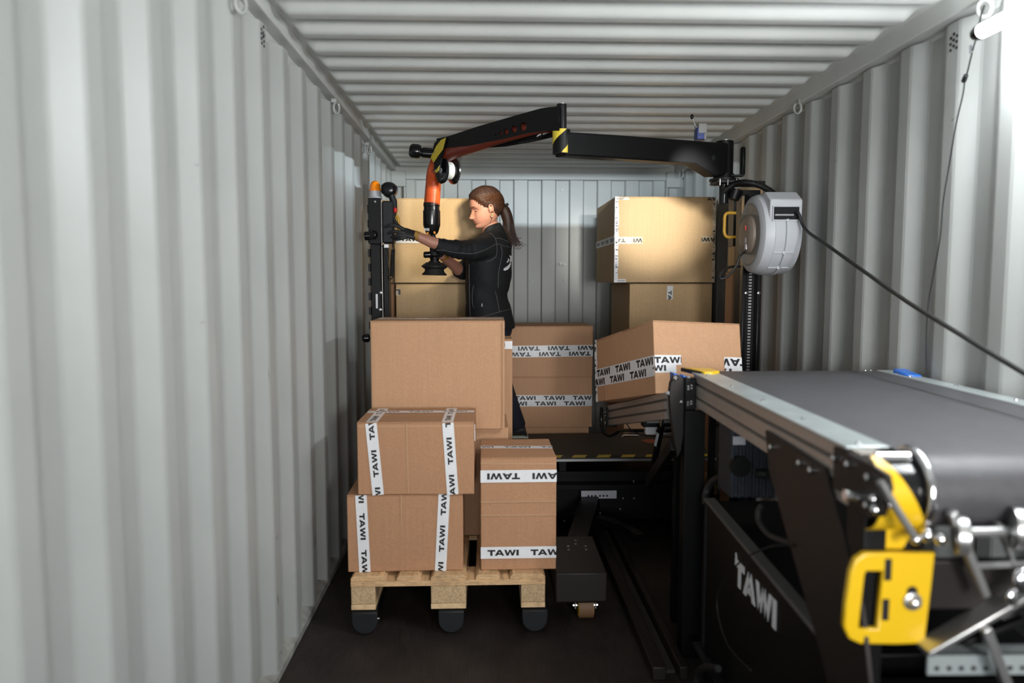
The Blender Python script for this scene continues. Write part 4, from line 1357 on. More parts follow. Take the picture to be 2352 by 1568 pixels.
pts = [V((x_b - .020, 3.4560, (zl + zt) / 2 + .002)), V((x_b - .012, 3.430, (zl + zt) / 2 - .002))]
for px_, py_, xx in ((1850, 527, 1.475), (1900, 563, 1.46), (2000, 634, 1.44), (2080, 690, 1.42), (2160, 740, 1.40), (2250, 795, 1.38), (2352, 856, 1.36), (2460, 915, 1.34)):
    pts.append(PX(px_, py_, xx))
m_ = MB(); m_.tube(smooth_path(pts, 6), .0072, 10); obj('cable', m_, M['rubber'], t, smooth=50)

# ------------------------------------------------------------------ main belt conveyor (local frame: x across, y along, z up)
CV = thing('belt_conveyor', 'long belt conveyor with aluminium sides and dark belt filling the right foreground', 'conveyor', (.776, 2.76, 0))
CV.rotation_euler.z = R(-1.25)
CM = Matrix.Translation(CV.location) @ Matrix.Rotation(R(-1.25), 4, 'Z')
CI = CM.inverted()
BZ = 1.105


def LX(px_, py_, x):
    """pixel against the conveyor's own plane x = const, in its local frame"""
    o_ = CI @ V((0, 0, CAM_H)); d = CI.to_3x3() @ ray(px_, py_)
    t_ = (x - o_.x) / d.x
    return o_ + d * t_


def LY(px_, py_, y):
    o_ = CI @ V((0, 0, CAM_H)); d = CI.to_3x3() @ ray(px_, py_)
    t_ = (y - o_.y) / d.y
    return o_ + d * t_


def cpart(name, mb, m, parent=None, **k):
    return _local(name, mb, M[m], parent or CV, **k)


YN = -1.335
# belt: top run, curved round the near drum, and returning below
m_ = MB()
x0_, x1_ = .094, .735
prof = [(0.03, BZ - .02), (0.035, BZ - .008), (0.02, BZ)] + [(YN * k / 12, BZ) for k in range(1, 12)]
for k in range(0, 19):
    a_ = R(90 + 10 * k)
    prof.append((YN + .072 * math.cos(a_), BZ - .072 + .072 * math.sin(a_)))
prof += [(0, BZ - .144)]
n = len(prof)
vs_ = [(x0_, a_, b_) for a_, b_ in prof] + [(x1_, a_, b_) for a_, b_ in prof]
m_.add(vs_, [(i, i + 1, n + i + 1, n + i) for i in range(n - 1)])
cpart('belt', m_, 'belt', smooth=50)
m_ = MB(); m_.cyl((x0_ + .003, YN, BZ - .072), (x1_ - .003, YN, BZ - .072), .070, seg=40); cpart('drum', m_, 'rubber', smooth=40)
m_ = MB(); m_.box((x0_, YN, BZ - .06), (x1_, .0, BZ - .004)); cpart('slider_bed', m_, 'steel')
# side rails: extruded profile with two grooves
for side in (0, 1):
    xf = .012 if side == 0 else .780
    xb = .060 if side == 0 else .740
    s = 1 if side == 0 else -1
    ps = [(xf, .978), (xf, 1.006), (xf + s * .008, 1.008), (xf + s * .008, 1.016), (xf, 1.018), (xf, 1.056), (xf + s * .008, 1.058), (xf + s * .008, 1.067), (xf, 1.069), (xf, 1.100), (xb, 1.100), (xb, .978)]
    m_ = MB(); m_.prism([(a_, 0.0, b_) for a_, b_ in ps], (0, YN + .02, 0)); cpart('side_rail', m_, 'alu')
    for za in (1.008, 1.058):
        m_ = MB(); m_.box((xf + s * .0065, -.005, za), (xf + s * .0085, YN + .03, za + .008)); cpart('groove', m_, 'groove')
    # galvanised guard strip
    xa, xb2 = (.0, .092) if side == 0 else (.728, .795)
    m_ = MB(); m_.box((xa, -.01 if side == 0 else .03, 1.1005), (xb2, YN + .06, 1.104 + .003)); cpart('guard_strip', m_, 'zinc', bevel=0.002)
    for k in range(5):
        y_ = -.12 - k * .285
        m_ = MB(); m_.lathe((xa + (.032 if side == 0 else .04), y_, 1.1072), (0, 0, 1), [(0, .0065), (.003, .0062), (.0045, .003)], 12); cpart('screw', m_, 'chrome')
# far left end: yellow cap, blue and black hinge pieces
m_ = MB(); m_.prism([(-.012, .055, 1.102), (.088, .035, 1.102), (.095, -.055, 1.102), (.060, -.085, 1.102), (.030, -.080, 1.102)], (0, 0, .014)); cpart('end_cap', m_, 'yellow', bevel=0.004, label='yellow end cap')
m_ = MB(); m_.prism([(-.022, .070, 1.098), (-.004, .068, 1.098), (.040, -.060, 1.098), (.018, -.072, 1.098)], (0, 0, .016)); cpart('cap_edge', m_, 'black_gloss', bevel=0.003)
m_ = MB(); m_.box((-.030, -.045, .965), (.010, .010, 1.085)); bk = cpart('hinge_bracket', m_, 'black', bevel=0.003)
for z_ in (1.055, 1.045, .995, .985):
    for y_ in (-.0465,):
        for x_ in (-.02, -.008):
            m_ = MB(); m_.lathe((x_, y_, z_ + .004 * (x_ > -.01)), (0, -1, 0), [(0, .0055), (.004, .005), (.005, .002)], 10); _local('bolt', m_, M['chrome'], bk)
m_ = MB(); m_.prism([(-.062, .01, 1.098), (-.030, .01, 1.088), (-.024, .01, 1.05), (-.034, .01, 1.0), (-.050, .01, .985), (-.058, .01, 1.03)], (0, .07, 0)); cpart('hinge_block', m_, 'blue', bevel=0.004, label='blue plastic hinge block')
m_ = MB(); m_.prism([(-.030, .0, 1.092), (.020, .0, 1.075), (.020, .0, 1.050), (-.026, .0, 1.068)], (0, .05, 0)); cpart('hinge_block', m_, 'blue', bevel=0.003)
ol = [LY(1537, 905, -.02), LY(1540, 880, -.02), LY(1548, 864, -.02), LY(1562, 862, -.02), LY(1573, 872, -.02), LY(1577, 900, -.02), LY(1576, 960, -.02), LY(1565, 1035, -.02), LY(1556, 1052, -.02), LY(1548, 1010, -.02), LY(1540, 950, -.02)]
m_ = MB(); m_.prism(ol, (0, .03, 0)); hp = cpart('hinge_plate', m_, 'brown_black', bevel=0.003)
for a_, b_, r_ in ((1551, 868, .009), (1565, 923, .008), (1534, 903, .009), (1586, 922, .008), (1582, 867, .008)):
    p = LY(a_, b_, -.022); m_ = MB(); m_.lathe(p, (0, -1, 0), [(0, r_), (.008, r_), (.012, r_ * .5)], 12); _local('bolt', m_, M['chrome'], hp)
# near left plates and bolts
def side_plate(name, pix, x, thick=.008, m='brown_black', parent=None, bevel=.002, **k):
    m2 = MB(); m2.prism([LX(a_, b_, x) for a_, b_ in pix], (thick, 0, 0)); return cpart(name, m2, m, parent, bevel=bevel, **k)


def side_bolt(pix, x, r_, par, m='chrome'):
    p = LX(*pix, x); m2 = MB(); m2.lathe(p, (-1, 0, 0), [(0, r_), (.006, r_), (.009, r_ * .5)], 14); _local('bolt', m2, M[m], par, smooth=40)


lg = side_plate('leg', [(1757, 988), (1825, 1030), (1893, 1075), (1918, 1170), (1945, 1262), (1978, 1400), (1996, 1568), (2000, 1700), (1940, 1700), (1900, 1568), (1874, 1464), (1813, 1250), (1767, 1086)], .000, .010)
for q in ((1773, 1026), (1838, 1063), (1864, 1079)): side_bolt(q, -.001, .0085, lg)
l2 = side_plate('end_plate', [(1914, 1024), (2000, 1067), (2036, 1090), (2042, 1120), (2025, 1185), (1990, 1190), (1960, 1150), (1912, 1120)], -.002, .010)
for q in ((1918, 1052), (1949, 1066), (1996, 1095), (1993, 1160)): side_bolt(q, -.003, .0075, l2)
m_ = MB(); p = LX(1975, 1180, .004); m_.box((.004, YN - .02, .0), (.05, YN + .055, 1.0)); cpart('leg', m_, 'black', bevel=.003)
m_ = MB(); m_.box((.75, YN - .02, .0), (.79, YN + .04, 1.0)); cpart('leg', m_, 'black', bevel=.003)
m_ = MB(); m_.box((.72, -.10, .0), (.79, -.04, 1.0)); cpart('leg', m_, 'black', bevel=.003)
m_ = MB(); m_.box((-.030, -.055, .0), (.045, .015, .965)); cpart('leg', m_, 'black', bevel=.003)
m_ = MB(); m_.beam(LY(1548, 1020, .0), LY(1490, 1110, .55), .03, .05); cpart('brace', m_, 'black', bevel=.003)
# handle bar, levers and pins near the drum
for a_, b_, r_ in (((1940, 1137), (2008, 1140), .011), ((2010, 1052), (2085, 1052), .012), ((2040, 1082), (2125, 1085), .011)):
    m_ = MB(); m_.cyl(LY(*a_, YN - .02), LY(*b_, YN - .02), r_, seg=14); cpart('pin', m_, 'chrome', smooth=40)
m_ = MB(); m_.tube([LY(2022, 1105, YN - .115), LY(2060, 1170, YN - .115), LY(2100, 1232, YN - .115)], .0075, 10); cpart('lever', m_, 'steel', smooth=40)
for a_, b_, r_ in ((2010, 1170, .010), (2040, 1160, .009), (2005, 1145, .008), (2128, 1228, .014), (2160, 1237, .013), (2103, 1238, .011)):
    m_ = MB(); m_.ball(LY(a_, b_, YN - .075), r_, 10); cpart('bolt', m_, 'chrome', smooth=60)
# drum guard: yellow band, black drum end, bright ring
pc = V((.088, YN, BZ - .072))
m_ = MB(); m_.cyl(pc + V((-.050, 0, 0)), pc + V((.004, 0, 0)), .068, seg=36); cpart('drum_end', m_, 'black_gloss', smooth=40)
mb_ = MB(); vs_ = []; fs = []; N = 16
for k in range(N + 1):
    a_ = R(110 + 150 * k / N)
    u = k / N
    xa = .006; xb = .018 + .076 * min(1, u * 1.5)
    for rr_ in (.080, .077):
        vs_ += [(xa, pc.y + rr_ * math.cos(a_), pc.z + rr_ * math.sin(a_)), (xb, pc.y + rr_ * math.cos(a_), pc.z + rr_ * math.sin(a_))]
for k in range(N):
    q = 4 * k; fs += [(q, q + 1, q + 5, q + 4), (q + 2, q + 6, q + 7, q + 3), (q, q + 4, q + 6, q + 2), (q + 1, q + 3, q + 7, q + 5)]
mb_.add(vs_, fs); cpart('drum_guard', mb_, 'yellow', smooth=50, label='curved yellow drum guard')
ringp = [pc + V((.014, .080 * math.cos(R(60 + 180 * k / 20)), .080 * math.sin(R(60 + 180 * k / 20)))) for k in range(21)]
m_ = MB(); m_.tube(ringp, .009, 10); cpart('guard_ring', m_, 'chrome', smooth=60)
# pull handle plate
yy = YN - .035
q0 = LY(1940, 1470, yy); q1 = LY(2140, 1256, yy)
S = (q1.x - q0.x) / 200.0
def hp_(a_, b_): return ((a_ - 1940) * S, (1470 - b_) * S)
outl = [hp_(*q) for q in ((1978, 1256), (2138, 1256), (2134, 1330), (2124, 1470), (2060, 1472), (1975, 1470), (1950, 1458), (1938, 1432), (1940, 1380), (1948, 1300), (1958, 1270))]
hole = [hp_(*q) for q in ((1978, 1291), (2025, 1291), (2019, 1442), (1963, 1442), (1966, 1400), (1973, 1305))]
Mh = CM @ frame3(V((q0.x, yy, q0.z)), (1, 0, 0), (0, 0, 1))
hpz = MB()
cu = bpy.data.curves.new('pull_handle', 'CURVE'); cu.dimensions = '2D'; cu.fill_mode = 'BOTH'; cu.extrude = .005; cu.bevel_depth = .004; cu.bevel_resolution = 3
for pts in (outl, hole):
    s_ = cu.splines.new('POLY'); s_.points.add(len(pts) - 1)
    for i, p_ in enumerate(pts): s_.points[i].co = (p_[0], p_[1], 0, 1)
    s_.use_cyclic_u = True
tmp = bpy.data.objects.new('tmp', cu); me = bpy.data.meshes.new_from_object(tmp); bpy.data.objects.remove(tmp); bpy.data.curves.remove(cu)
me.name = 'pull_handle'; me.transform(CI @ Mh); me.materials.clear(); me.materials.append(M['yellow'])
ph = bpy.data.objects.new('pull_handle', me); scene.collection.objects.link(ph); ph.parent = CV; ph['label'] = 'yellow pull handle plate with a grip opening'
for a_, b_ in ((2040, 1308), (2034, 1400)):
    p = LY(a_, b_, yy - .0095); m_ = MB(); m_.prism([p + V((-.007, 0, -.022)), p + V((.007, 0, -.022)), p + V((.007, 0, .022)), p + V((-.007, 0, .022))], (0, .001, 0)); _local('handle_slot', m_, M['ink'], ph)
p = LY(2095, 1380, yy - .010); m_ = MB(); m_.lathe(p, (0, -1, 0), [(0, .018), (.004, .018), (.006, .011), (.016, .010), (.020, .004)], 16); _local('bolt', m_, M['steel'], ph, smooth=40)
p = LY(2095, 1358, yy - .0095); m_ = MB(); m_.cyl(p, p + V((0, -.001, 0)), .011, seg=12); _local('handle_slot', m_, M['ink'], ph)
m_ = MB(); m_.prism([LY(*q, yy + .02) for q in ((2022, 1212), (2035, 1200), (2080, 1215), (2092, 1232), (2075, 1262), (2028, 1262))], (0, .02, 0)); cpart('bracket', m_, 'yellow', bevel=.003, label='small yellow bracket')
# gearbox and cable box underneath
m_ = MB(); a_, b_ = LY(1655, 985, -.30), LY(1752, 1120, -.30)
m_.box((a_.x, -.42, b_.z), (b_.x, -.28, 1.0)); gb = cpart('motor_box', m_, 'bluegrey', bevel=.006, label='blue-grey motor box with ribs')
for k in range(7):
    x_ = a_.x + .006 + (b_.x - a_.x - .012) * k / 6
    m_ = MB(); m_.cyl((x_, -.424, b_.z + .004), (x_, -.424, .98), .0045, seg=8); _local('rib', m_, M['bluegrey'], gb, smooth=50)
p, q = LY(1684, 1002, -.432), LY(1712, 1021, -.432); m_ = MB(); m_.box((p.x, -.4335, q.z), (q.x, -.430, p.z)); _local('pale_label', m_, M['label'], gb)
p = LY(1702, 1072, -.44); m_ = MB(); m_.cyl(p, p + V((0, .02, 0)), .034, seg=24); _local('motor_shaft', m_, M['black'], gb, smooth=40)
m_ = MB(); m_.tube(smooth_path([LX(1622, 1160, .03), LX(1622, 1130, .04), LX(1640, 1103, .06), LX(1680, 1090, .09), LX(1730, 1087, .11), LX(1765, 1090, .14)], 8), .014, 12); cpart('flex_hose', m_, 'rubber', smooth=50)
m_ = MB(); m_.tube(smooth_path([LX(1752, 1160, .05), LX(1742, 1175, .04), LX(1745, 1200, .04), LX(1770, 1230, .05), LX(1815, 1247, .06)], 6), .009, 10); cpart('flex_hose', m_, 'rubber', smooth=50)
m_ = MB(); m_.tube(smooth_path([LX(1600, 1568, -.02), LX(1603, 1545, -.02), LX(1620, 1532, -.02), LX(1650, 1535, -.01)], 6), .012, 10); cpart('flex_hose', m_, 'rubber', smooth=50)
m_ = MB(); m_.tube(smooth_path([LX(1815, 1250, -.012), LX(1760, 1258, -.015), LX(1700, 1290, -.015), LX(1655, 1345, -.015), LX(1648, 1400, -.015), LX(1672, 1480, -.015), LX(1725, 1540, -.012)], 8), .0028, 6); cpart('wire', m_, 'charcoal', smooth=50)
# right-hand far end: blue knob and bright pins
p = LX(2085, 862, .775); m_ = MB(); m_.prism([p + V((-.03, -.05, -.01)), p + V((.02, -.06, -.012)), p + V((.02, .05, .0)), p + V((-.03, .05, .0))], (0, 0, .02)); cpart('hinge_block', m_, 'blue', bevel=.005)
for a_, b_ in ((2062, 858), (2090, 866), (2000, 852), (1988, 852)):
    m_ = MB(); m_.ball(LX(a_, b_, .75), .0075, 8); cpart('bolt', m_, 'chrome', smooth=60)

# tapered scissor linkage, rollers and perforated strip at the near end
for a_, b_, w_, h_, m2, yo in (((2185, 1175), (2262, 1368), .016, .020, 'steel', -.09), ((2262, 1440), (2330, 1620), .018, .020, 'steel', -.09), ((2120, 1490), (2400, 1330), .012, .050, 'steel', -.06), ((2350, 1420), (2210, 1475), .012, .02, 'black', -.05)):
    m_ = MB(); m_.beam(LY(*a_, YN + yo), LY(*b_, YN + yo), w_, h_, up=(0, 1, 0)); cpart('linkage_bar', m_, m2, bevel=.003)
for cx_, cy_, r_ in ((2214, 1228, .037), (2345, 1212, .040)):
    p = LY(cx_, cy_, YN - .085)
    m_ = MB(); m_.lathe(p + V((-.02, 0, 0)), (1, -.35, 0), [(0, r_ * .6), (.003, r_), (.02, r_), (.024, r_ * .9), (.027, .010)], 28); cpart('guide_roller', m_, 'steel', smooth=35)
m_ = MB(); m_.cyl(LY(2225, 1222, YN - .08), LY(2400, 1218, YN - .08), .010, seg=12); cpart('axle', m_, 'steel', smooth=40)
m_ = MB(); m_.beam(LY(2230, 1298, YN - .075), LY(2420, 1290, YN - .075), .006, .012); m_.beam(LY(2290, 1200, YN - .075), LY(2330, 1300, YN - .075), .006, .012, up=(0, 1, 0)); cpart('cross_bar', m_, 'steel')
for a_, b_, r_ in ((2325, 1372, .014), (2350, 1335, .022)):
    m_ = MB(); m_.ball(LY(a_, b_, YN - .10), r_, 12, (1, .5, 1.2)); cpart('bolt', m_, 'chrome', smooth=60)
p, q = LY(2132, 1503, YN - .05), LY(2420, 1548, YN - .05)
st = MB(); st.box((p.x, YN - .05, q.z), (q.x, YN - .044, p.z)); st.box((p.x, YN - .05, p.z - .003), (q.x, YN - .01, p.z)); stp = cpart('perforated_strip', st, 'zinc')
for k in range(10):
    x_ = p.x + .018 + k * .0245
    m_ = MB(); m_.cyl((x_, YN - .0505, q.z + .014), (x_, YN - .0515, q.z + .014), .005, seg=10); _local('strip_hole', m_, M['ink'], stp)
m_ = MB(); m_.box((.02, YN - .01, .35), (.80, YN + .03, .62)); cpart('cross_member', m_, 'black', bevel=.004)
m_ = MB(); m_.box((.09, YN - .04, .80), (.76, YN - .02, .90)); cpart('cross_member', m_, 'brown_black', bevel=.004)

# ------------------------------------------------------------------ control cabinet below the belt
cab = thing('control_cabinet', 'black cabinet with slanted lid and white lettering under the belt conveyor', 'cabinet', (1.05, 2.1, 0))
A1, A2 = PX(1622, 1150, .785), PX(1870, 1455, .785)
zf, zn = A1.z, A2.z
yf, yn = A1.y, A2.y - .10
m_ = MB(); m_.hexa([(.785, yn, .12), (1.28, yn, .12), (1.28, yf, .12), (.785, yf, .12), (.785, yn, zn), (1.28, yn, zn), (1.28, yf, zf), (.785, yf, zf)])
bd = obj('body', m_, M['black'], cab, bevel=.006)
m_ = MB(); m_.beam((.797, yn, zn + .006), (.797, yf, zf + .006), .040, .012); obj('lid_trim', m_, M['groove'], cab, bevel=.003, label='grey lid edge trim')
m_ = MB(); m_.beam((.783, yf - .01, .13), (.783, yf - .01, zf), .012, .008, up=(1, 0, 0)); obj('corner_trim', m_, M['charcoal'], cab)
m_ = MB(); m_.beam((.775, 1.4, .11), (.775, yf + .05, .11), .03, .015); obj('base_rail', m_, M['charcoal'], cab, bevel=.003)
for x_, y_ in ((.80, yn + .05), (1.24, yn + .05), (.80, yf - .05), (1.24, yf - .05)):
    m_ = MB(); m_.box((x_ - .02, y_ - .02, 0), (x_ + .02, y_ + .02, .12)); obj('foot', m_, M['black'], cab)
# lettering reads towards the camera on the side face
s0 = PX(1688, 1338, .7835); s1 = PX(1784, 1450, .7835)
Lw, polys = word_polys('TAWI', 1.0, 1.0)
sx = (s1 - s0); hgt = .082
lm = MB()
for poly in polys:
    lm.prism([s0 + sx * (p_[0] / Lw) + V((0, 0, hgt * p_[1])) for p_ in poly], (-.0015, 0, 0))
obj('lettering', lm, M['white'], bd)
m_ = MB(); p = PX(1692, 1277, .7835); m_.prism([p + V((0, -.008, -.012)), p + V((0, .008, -.004)), p + V((0, .010, .008)), p + V((0, .002, .010))], (-.0015, 0, 0)); obj('emblem', m_, M['white'], bd)

# ------------------------------------------------------------------ incline section and its tilted carton
SL = .22
tt = math.atan(SL)
T0 = P(1500, 735, 3.10)
Gw, Gl, Gh = .42, .64, .312
up_ = V((0, math.sin(tt), math.cos(tt)))
ps_ = R(14)
s_ax = V((-math.sin(ps_), math.cos(ps_) * math.cos(tt), -math.cos(ps_) * math.sin(tt)))
r_ax = s_ax.cross(up_).normalized()
base0 = T0 - up_ * Gh
G_ = carton('brown box lying tilted on the sloping conveyor section, corner towards the camera', -Gw / 2, Gw / 2, -Gl / 2, Gl / 2, 0, Gh)
ctr = base0 + r_ax * (Gw / 2) + s_ax * (Gl / 2)
Rm = Matrix((r_ax, s_ax, up_)).transposed()
G_.location = ctr; G_.rotation_euler = Rm.to_euler()
w_, l_ = Gw / 2, Gl / 2
tape(G_, (-w_ - .002, l_, .118), (0, -1, .0), (-1, 0, 0), Gl, .088, 'up', -.05, .74, rows=2, xs=.95)
tape(G_, (-w_, -l_ - .002, .142), (1, 0, .02), (0, -1, 0), .125, .042, 'up', -.004, .62)
tape(G_, (-w_, -l_ - .0014, .108), (1, 0, .02), (0, -1, 0), .10, .040, 'up', -.078, .62)
tape(G_, (w_ - .088, -l_ - .002, .118), (1, 0, 0), (0, -1, 0), .087, .088, 'down', -.03, .72, rows=2)
edge_tape(G_, (-w_ - .001, l_ + .001, .0), (-w_ - .001, l_ + .001, Gh), (0, 1, 0), (-1, 0, 0), .022, 21)
crease(G_, (-w_ - .0035, .20, .002), (-w_ - .0035, .20, .09), (-1, 0, 0))
crease(G_, (-.10, -l_ - .0035, .05), (-.075, -l_ - .0035, .0), (0, -1, 0))

plane_z = lambda y: base0.z - .004 - SL * (y - base0.y)
ic = thing('incline_conveyor', 'short sloping conveyor section with aluminium sides leading down behind the main belt', 'conveyor', (1.0, 3.3, 0))
ya, yb = 2.90, 3.99
for side, (xn, xf_) in enumerate(((.715, .665), (1.33, 1.28))):
    s = 1 if side == 0 else -1
    def pt(y, x_off, dz):
        u = (y - ya) / (yb - ya)
        return V((xn + (xf_ - xn) * u + s * x_off, y, plane_z(y) + dz))
    cs = [(0, -.108), (0, -.078), (.007, -.076), (.007, -.068), (0, -.066), (0, -.036), (.007, -.034), (.007, -.026), (0, -.024), (0, 0), (.045, 0), (.045, -.108)]
    m_ = MB(); m_.rings([[pt(ya, a_, b_) for a_, b_ in cs], [pt(yb, a_, b_) for a_, b_ in cs]]); obj('side_rail', m_, M['alu'], ic)
    for dz in (-.076, -.034):
        m_ = MB(); m_.rings([[pt(y_, a_, b_) for a_, b_ in ((.0055, dz), (.0055, dz + .008), (.0075, dz + .008), (.0075, dz))] for y_ in (ya, yb)]); obj('groove', m_, M['groove'], ic)
    m_ = MB(); e0 = pt(yb, 0, -.054); m_.box((e0.x - .012, yb - .02, e0.z - .06), (e0.x + .05, yb + .05, e0.z + .045)); ep = obj('end_bracket', m_, M['black'], ic, bevel=.003)
    if side == 0:
        for dz in (-.035, .0, .02, -.045):
            for dy in (-.01, .035):
                m_ = MB(); m_.ball((e0.x - .014, yb + dy, e0.z + dz), .005, 8); obj('bolt', m_, M['chrome'], ep)
m_ = MB(); m_.hexa([(.77, ya, plane_z(ya) - .05), (1.28, ya, plane_z(ya) - .05), (1.235, yb, plane_z(yb) - .05), (.72, yb, plane_z(yb) - .05), (.77, ya, plane_z(ya) - .002), (1.28, ya, plane_z(ya) - .002), (1.235, yb, plane_z(yb) - .002), (.72, yb, plane_z(yb) - .002)]); obj('belt', m_, M['belt'], ic)
# things under it: gas strut, switch box, loop tube, lever
st0, st1 = P(1523, 955, 3.30), P(1488, 1140, 3.45)
m_ = MB(); m_.cyl(st0.lerp(st1, .12), st1, .016, seg=14); gs = obj('gas_strut', m_, M['black'], ic, smooth=40)
m_ = MB(); m_.cyl(st0, st0.lerp(st1, .13), .009, seg=10); m_.ball(st0, .013, 10); obj('strut_rod', m_, M['chrome'], gs, smooth=60)
a_, b_ = P(1512, 987, 3.30), P(1500, 1025, 3.32); m_ = MB(); m_.prism([P(1509, 992, 3.31), P(1514, 997, 3.31), P(1507, 1026, 3.33), P(1502, 1022, 3.33)], (0, -.0016, 0)); obj('strut_label', m_, M['label'], gs)
m_ = MB(); m_.box(P(1478, 947, 3.40), P(1548, 975, 3.46)); sb = obj('switch_box', m_, M['charcoal'], ic, bevel=.004)
m_ = MB(); m_.box(P(1486, 951, 3.396), P(1545, 971, 3.40)); obj('box_lid', m_, M['grey_plastic'], sb, bevel=.002)
m_ = MB(); m_.box(P(1484, 975, 3.41), P(1536, 994, 3.45)); obj('junction_box', m_, M['white'], ic, bevel=.004)
m_ = MB(); m_.tube(smooth_path([P(1382, 935, 3.99), P(1381, 965, 3.99), P(1385, 990, 3.96), P(1398, 1000, 3.9), P(1412, 996, 3.85), P(1425, 989, 3.8), P(1460, 989, 3.6), P(1500, 989, 3.45), P(1540, 988, 3.3)], 6), .0095, 10); obj('loop_tube', m_, M['black_gloss'], ic, smooth=50)
m_ = MB(); m_.tube(smooth_path([P(1429, 1004, 3.7), P(1434, 1000, 3.7), P(1450, 999, 3.68), P(1468, 999, 3.66)], 4), [.003, .005, .006, .007, .008, .008, .008, .008, .008, .008, .007, .006, .005][:13], 8); obj('release_lever', m_, M['chrome'], ic, smooth=50)
m_ = MB(); m_.tube(smooth_path([P(1436, 966, 3.6), P(1448, 985, 3.6), P(1465, 995, 3.6), P(1500, 1002, 3.5), P(1545, 1003, 3.4)], 5), .003, 6); obj('wire', m_, M['rubber'], ic)
for px_, py_ in ((1406, 965), (1413, 965), (1427, 960), (1447, 957), (1476, 953), (1498, 949), (1512, 947)):
    m_ = MB(); m_.ball(P(px_, py_, 3.99 - (px_ - 1406) * .0065), .006, 8); obj('bolt', m_, M['chrome'], ic)
for x_, y_ in ((.80, 3.02), (1.26, 3.02), (1.22, 3.9)):
    m_ = MB(); m_.box((x_ - .015, y_ - .02, .0), (x_ + .015, y_ + .02, plane_z(y_) - .05)); obj('leg', m_, M['black'], ic, bevel=.003)

# ------------------------------------------------------------------ the woman on the platform
from mathutils.bvhtree import BVHTree
rnd = random.Random(3)
WY = 4.65
PR = thing('person', 'woman with auburn ponytail in a black jacket reaching for the mast, facing left', 'person', V((P(1150, 900, WY).x, WY, DZ)))


def interp(tab, t):
    if t <= tab[0][0]: return tab[0][1]
    n = len(tab)
    for i in range(n - 1):
        (a_, b_), (c_, d_) = tab[i], tab[i + 1]
        if t <= c_:
            h = c_ - a_
            u = (t - a_) / h
            m0 = (d_ - tab[i - 1][1]) / (c_ - tab[i - 1][0]) if i > 0 else (d_ - b_) / h
            m1 = (tab[i + 2][1] - b_) / (tab[i + 2][0] - a_) if i < n - 2 else (d_ - b_) / h
            return (2 * u ** 3 - 3 * u * u + 1) * b_ + (u ** 3 - 2 * u * u + u) * h * m0 + (-2 * u ** 3 + 3 * u * u) * d_ + (u ** 3 - u * u) * h * m1
    return tab[-1][1]


HF = [(-.116, .045), (-.110, .070), (-.100, .083), (-.08, .085), (-.06, .089), (-.04, .088), (-.02, .087), (0, .087), (.028, .096), (.05, .0945), (.08, .083), (.10, .064), (.115, .042), (.125, .0)]
HB = [(-.116, .0), (-.10, -.030), (-.07, -.058), (-.04, -.078), (-.01, -.096), (.03, -.104), (.07, -.096), (.10, -.075), (.115, -.050), (.125, -.018)]
HW = [(-.116, .014), (-.11, .026), (-.10, .037), (-.08, .050), (-.06, .059), (-.03, .067), (0, .073), (.03, .075), (.07, .070), (.10, .055), (.115, .038), (.125, .008)]
g = lambda t, s: math.exp(-(t / s) ** 2 / 2)
NOSE = [(-.056, 0), (-.050, .010), (-.044, .025), (-.037, .031), (-.028, .025), (-.012, .015), (.004, .006), (.02, 0)]


def head_pt(th, z, grow=0.0):
    xf, xb, w = interp(HF, z), interp(HB, z), interp(HW, z)
    cx_ = (xf + xb) / 2 * .5
    c_, s_ = math.cos(th), math.sin(th)
    rx = (xf - cx_) if c_ > 0 else (cx_ - xb)
    e = 0.86 if c_ > 0 else 0.95
    x = cx_ + rx * math.copysign(abs(c_) ** e, c_)
    y = w * math.copysign(abs(s_) ** .92, s_)
    if c_ > 0 and grow == 0.0:
        d = interp(NOSE, z) * g(y, .0085 + .004 * g(z + .040, .010))
        d += .007 * g(abs(y) - .012, .005) * g(z + .043, .006)
        d -= .0095 * g(abs(y) - .031, .013) * g(z - .001, .011)
        d += .003 * g(abs(y) - .030, .020) * g(z - .022, .007)
        d += .0045 * g(abs(y) - .040, .015) * g(z + .030, .018)
        d += .0085 * g(y, .017) * g(z + .0605, .0042) + .0085 * g(y, .015) * g(z + .0725, .0045)
        d -= .003 * g(y, .020) * g(z + .0665, .0018)
        d -= .004 * g(y, .02) * g(z + .083, .004)
        d += .007 * g(y, .016) * g(z + .099, .010)
        x += d
    p = V((x, y, z))
    if grow:
        n_ = V((x * .8, y * 1.3, (z - .02) * .8)).normalized()
        p += n_ * grow
    return p


HP, HA = 13.0, 16.0
f_ = V((-math.cos(R(HA)), -math.sin(R(HA)), 0))
lft = V((0, 0, 1)).cross(f_)
fx = f_ * math.cos(R(HP)) - V((0, 0, 1)) * math.sin(R(HP))
uz = f_ * math.sin(R(HP)) + V((0, 0, 1)) * math.cos(R(HP))
HM = Matrix((fx, lft, uz)).transposed().to_4x4()
HM.translation = P(1116, 479, 4.62)
NZ, NT = 84, 112
m_ = MB()
rings = []
for i in range(NZ + 1):
    z = -.116 + .241 * (i / NZ)
    rings.append([HM @ head_pt(2 * math.pi * k / NT, z) for k in range(NT)])
m_.rings(rings)
# lips take their own colour
loc = []
for i in range(NZ):
    z = -.116 + .241 * ((i + .5) / NZ)
    for k in range(NT):
        q = head_pt(2 * math.pi * (k + .5) / NT, z)
        loc.append(1 if q.x > .05 and abs(q.y) < .0215 and abs(z + .0665) < .0115 * (1 - (abs(q.y) / .0235) ** 1.6) else 0)
m_.mi[:len(loc)] = loc
